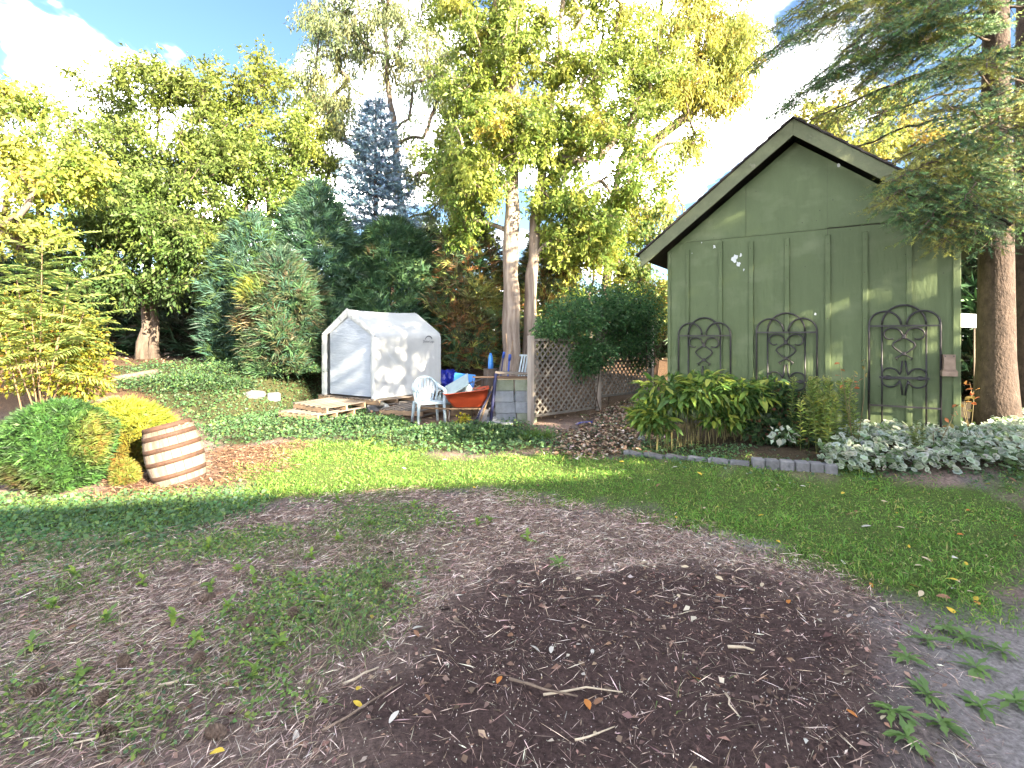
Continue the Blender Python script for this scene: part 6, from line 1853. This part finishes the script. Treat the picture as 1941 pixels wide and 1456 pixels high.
while k_ < 95:
    px, py = rng.integers(640, 1930), rng.integers(872, 1170)
    g_ = gat(px, py)
    if sdist(Z_LAWN, np.array([g_.x]), np.array([g_.y]))[0] < -.05:
        nm = names[rng.choice(5, p=[.35, .22, .13, .15, .15])]
        drop(nm, px, py, f'{nm} fallen leaf lying on the green lawn', f'{nm} leaves fallen on the lawn', .9); k_ += 1
for k_ in range(75):
    px, py = rng.integers(20, 1700), rng.integers(1000, 1440); nm = names[rng.choice(5, p=[.35, .08, .12, .35, .10])]
    drop(nm, px, py, f'{nm} fallen leaf lying on the litter and bare soil', f'{nm} leaves fallen on the bare ground', .75)
for (px, py, nm, lab, s) in ((1652, 1003, 'white', 'large whitish leaf lying alone on the lawn', 1.5), (400, 1440, 'yellow', 'large clear yellow leaf among the needles and cones', 1.25), (783, 1215, 'white', 'narrow silvery leaf at the rim of the dark soil', 1.3), (1110, 1355, 'orange', 'bright orange leaf on the dark soil beside a stick', 1.0), (1005, 1248, 'white', 'pale leaf standing out on the dark soil', .9), (560, 1395, 'white', 'small bleached leaf beside the yellow one', .8)):
    drop(nm, px, py, lab, None, s)

# pine cones
def cone_mesh():
    mb = MB(); n = 62
    for k in range(n):
        t = k / n; a_ = k * 2.39996; z = -.038 + .078 * t; r_ = .021 * math.sin(math.pi * (.12 + .82 * t)) ** .7
        d = Vector((math.cos(a_), math.sin(a_), 0)); sd = Vector((-math.sin(a_), math.cos(a_), 0)); w = .008 * (.6 + .6 * math.sin(math.pi * t))
        p0 = d * r_ * .35 + Vector((0, 0, z)); p1 = d * (r_ + .004) + Vector((0, 0, z + .007))
        mb.add([p0 - sd * w * .6, p0 + sd * w * .6, p1 + sd * w, p1 - sd * w, p1 + Vector((0, 0, -.003)) + d * .002], [(0, 1, 2, 3), (3, 2, 4), (0, 3, 4), (1, 4, 2), (0, 4, 1)])
    mb.tube([(0, 0, -.04), (0, 0, .04)], [.008, .004], 6)
    return mb.mesh('pine_cone', mat('cone_brown', (.17, .12, .09), (.09, .06, .045), .8, 30, (.28, .21, .16)))
cm = cone_mesh()
for (px, py) in ((235, 1268), (378, 1256), (187, 1345), (205, 1402), (410, 1400), (470, 1190), (735, 1120), (390, 1142), (70, 1320), (555, 1170)):
    o = link('pine_cone', cm); g_ = gat(px, py); o.location = (g_.x, g_.y, g_.z + .022); o.rotation_euler = (R(90) + rng.normal(0, .2), 0, rng.random() * 6.28); o.scale = [1.05 + .25 * rng.random()] * 3
    tag(o, 'brown open pine cone lying among the dry needles', 'pine cone', 'pine cones in the needle litter')
# sticks
STK = mat('stick_grey', (.20, .15, .115), (.11, .08, .06), .9, 20, (.30, .25, .2))
STKP = mat('stick_pale', (.50, .42, .32), (.36, .29, .21), .9, 20)
for (a_, b_, r_, m_, lab) in (((965, 1322), (1095, 1352), .010, STK, 'long dark twig lying across the dark soil'), ((1030, 1345), (1180, 1340), .008, STKP, 'pale broken stick crossing the dark soil'), ((650, 1306), (718, 1276), .010, STKP, 'pale stick among the needles left of the dark soil'),
                              ((610, 1400), (760, 1330), .009, STK, 'dark bent twig at the rim of the dark soil'), ((1090, 1440), (1165, 1405), .007, STKP, 'pale straw stick in front of the long twig'), ((1375, 1350), (1400, 1395), .007, STKP, 'short pale stick on the soil toward the clay'),
                              ((860, 1200), (900, 1230), .006, STK, 'short dark twig at the back rim of the soil'), ((1380, 1255), (1430, 1258), .012, STKP, 'chunky pale wood splinter on the soil'), ((140, 1420), (290, 1390), .006, STKP, 'long pale stalk lying among the pine cones'),
                              ((300, 1310), (360, 1290), .012, STKP, 'pale wood shard lying beside the pine cones')):
    p0, p1 = gat(*a_), gat(*b_)
    for p_ in (p0, p1): p_.z = float(zs(np.array([p_.x]), np.array([p_.y]))[0]) + r_ + .012
    mid = (p0 + p1) / 2 + Vector((rng.normal(0, .02), rng.normal(0, .02), .008))
    r_ *= .68
    o = MB().tube([p0 - p0, (p0 + mid) / 2 - p0 + Vector((.01, 0, 0)), mid - p0, p1 - p0], [r_, r_ * .9, r_ * .8, r_ * .5], 7).build('stick', m_, smooth=True); o.location = p0; tag(o, lab, 'stick')

# dandelion-like rosettes on the clay, leafy weeds in the litter: leaves are parts
WV = []
for k, (L, W, c, curl) in enumerate(((.115, .030, (.16, .26, .085), .35), (.10, .026, (.15, .25, .07), .5), (.13, .028, (.13, .22, .075), .25), (.07, .034, (.18, .29, .06), .3), (.06, .030, (.26, .36, .06), .4))):
    V, F_ = lance(L, W, None, rng, 6, curl)
    V[:, 1] *= 1 + .45 * np.sin(V[:, 0] * 190 + k)
    ob = npmesh('leaf', V, F_, LEAF, None, np.tile(c, (len(V), 1)), False); WV.append(ob.data); bpy.data.objects.remove(ob)
def rosette(name, label, px, py, n, vs, s, lift, group):
    g_ = gat(px, py); g_.z = float(zs(np.array([g_.x]), np.array([g_.y]))[0]) + .012
    t = thing(name, label, 'weed', g_, rng.random() * 6.28, group)
    for k in range(n):
        o = link('leaf', WV[int(rng.choice(vs))], None, t); o.rotation_euler = (rng.normal(0, .2), -lift * rng.random() - .12, k * 2.4 + rng.normal(0, .2)); o.scale = [s * (.65 + .5 * rng.random())] * 3
        o.location.z = .04 * lift * rng.random()
for (px, py) in ((1720, 1270), (1760, 1335), (1785, 1400), (1850, 1275), (1830, 1218), (1690, 1385), (1720, 1430), (1925, 1340), (1900, 1245), (1760, 1225), (1800, 1200), (1860, 1360)):
    rosette('dandelion', 'flat green dandelion rosette growing in the grey clay', px, py, 11, [0, 1, 2], .8, .45, 'dandelion rosettes on the clay')
for (px, py) in ((395, 1045), (240, 1040), (450, 1090), (400, 1125), (590, 1065), (640, 1030), (480, 1110), (270, 1115), (330, 1190), (140, 1100), (370, 1230), (530, 1230), (480, 1290), (785, 968), (930, 995), (905, 1000), (1000, 1030), (640, 960),
                 (1060, 1085), (150, 1290), (60, 1240), (560, 1120), (345, 975), (200, 1190), (700, 1000), (100, 1160), (430, 1170), (610, 1150)):
    rosette('leafy_weed', 'small bright leafy weed sprouting from the needle litter', px, py, 10, [3, 4, 1], .85, 1.3, 'leafy weeds in the litter')
for (px, py, n, s, lab) in ((680, 1220, 150, .24, 'spiky pale grass tuft at the left rim of the dark soil'), (1300, 1330, 34, .2, 'thin green grass sprig alone on the dark soil'), (620, 1180, 90, .17, 'loose grass wisps behind the spiky tuft'), (690, 1110, 70, .14, 'short grass wisps among the bark chips'), (100, 1130, 110, .16, 'loose grass tuft in the needle litter below the globe cedar'), (1340, 1000, 70, .08, 'thin grass wisps at the lawn rim by the gravel')):
    g_ = gat(px, py); t = thing('grass_tuft', lab, 'grass', g_)
    C = np.column_stack([rng.normal(0, s * .45, n), rng.normal(0, s * .4, n), np.full(n, .0)]); D = rng.standard_normal((n, 3)) * .9 + np.array([.2, 0, .7])
    V, q, c = leaves(C, D, s * (.5 + .7 * rng.random(n)), .006, pal(n, [((.13, .19, .06), 3), ((.22, .26, .11), 2), ((.08, .14, .05), 2)], .15, rng), rng, droop=.3, shape=.35)
    npmesh('blades', V, q, GRASSM, t, c)
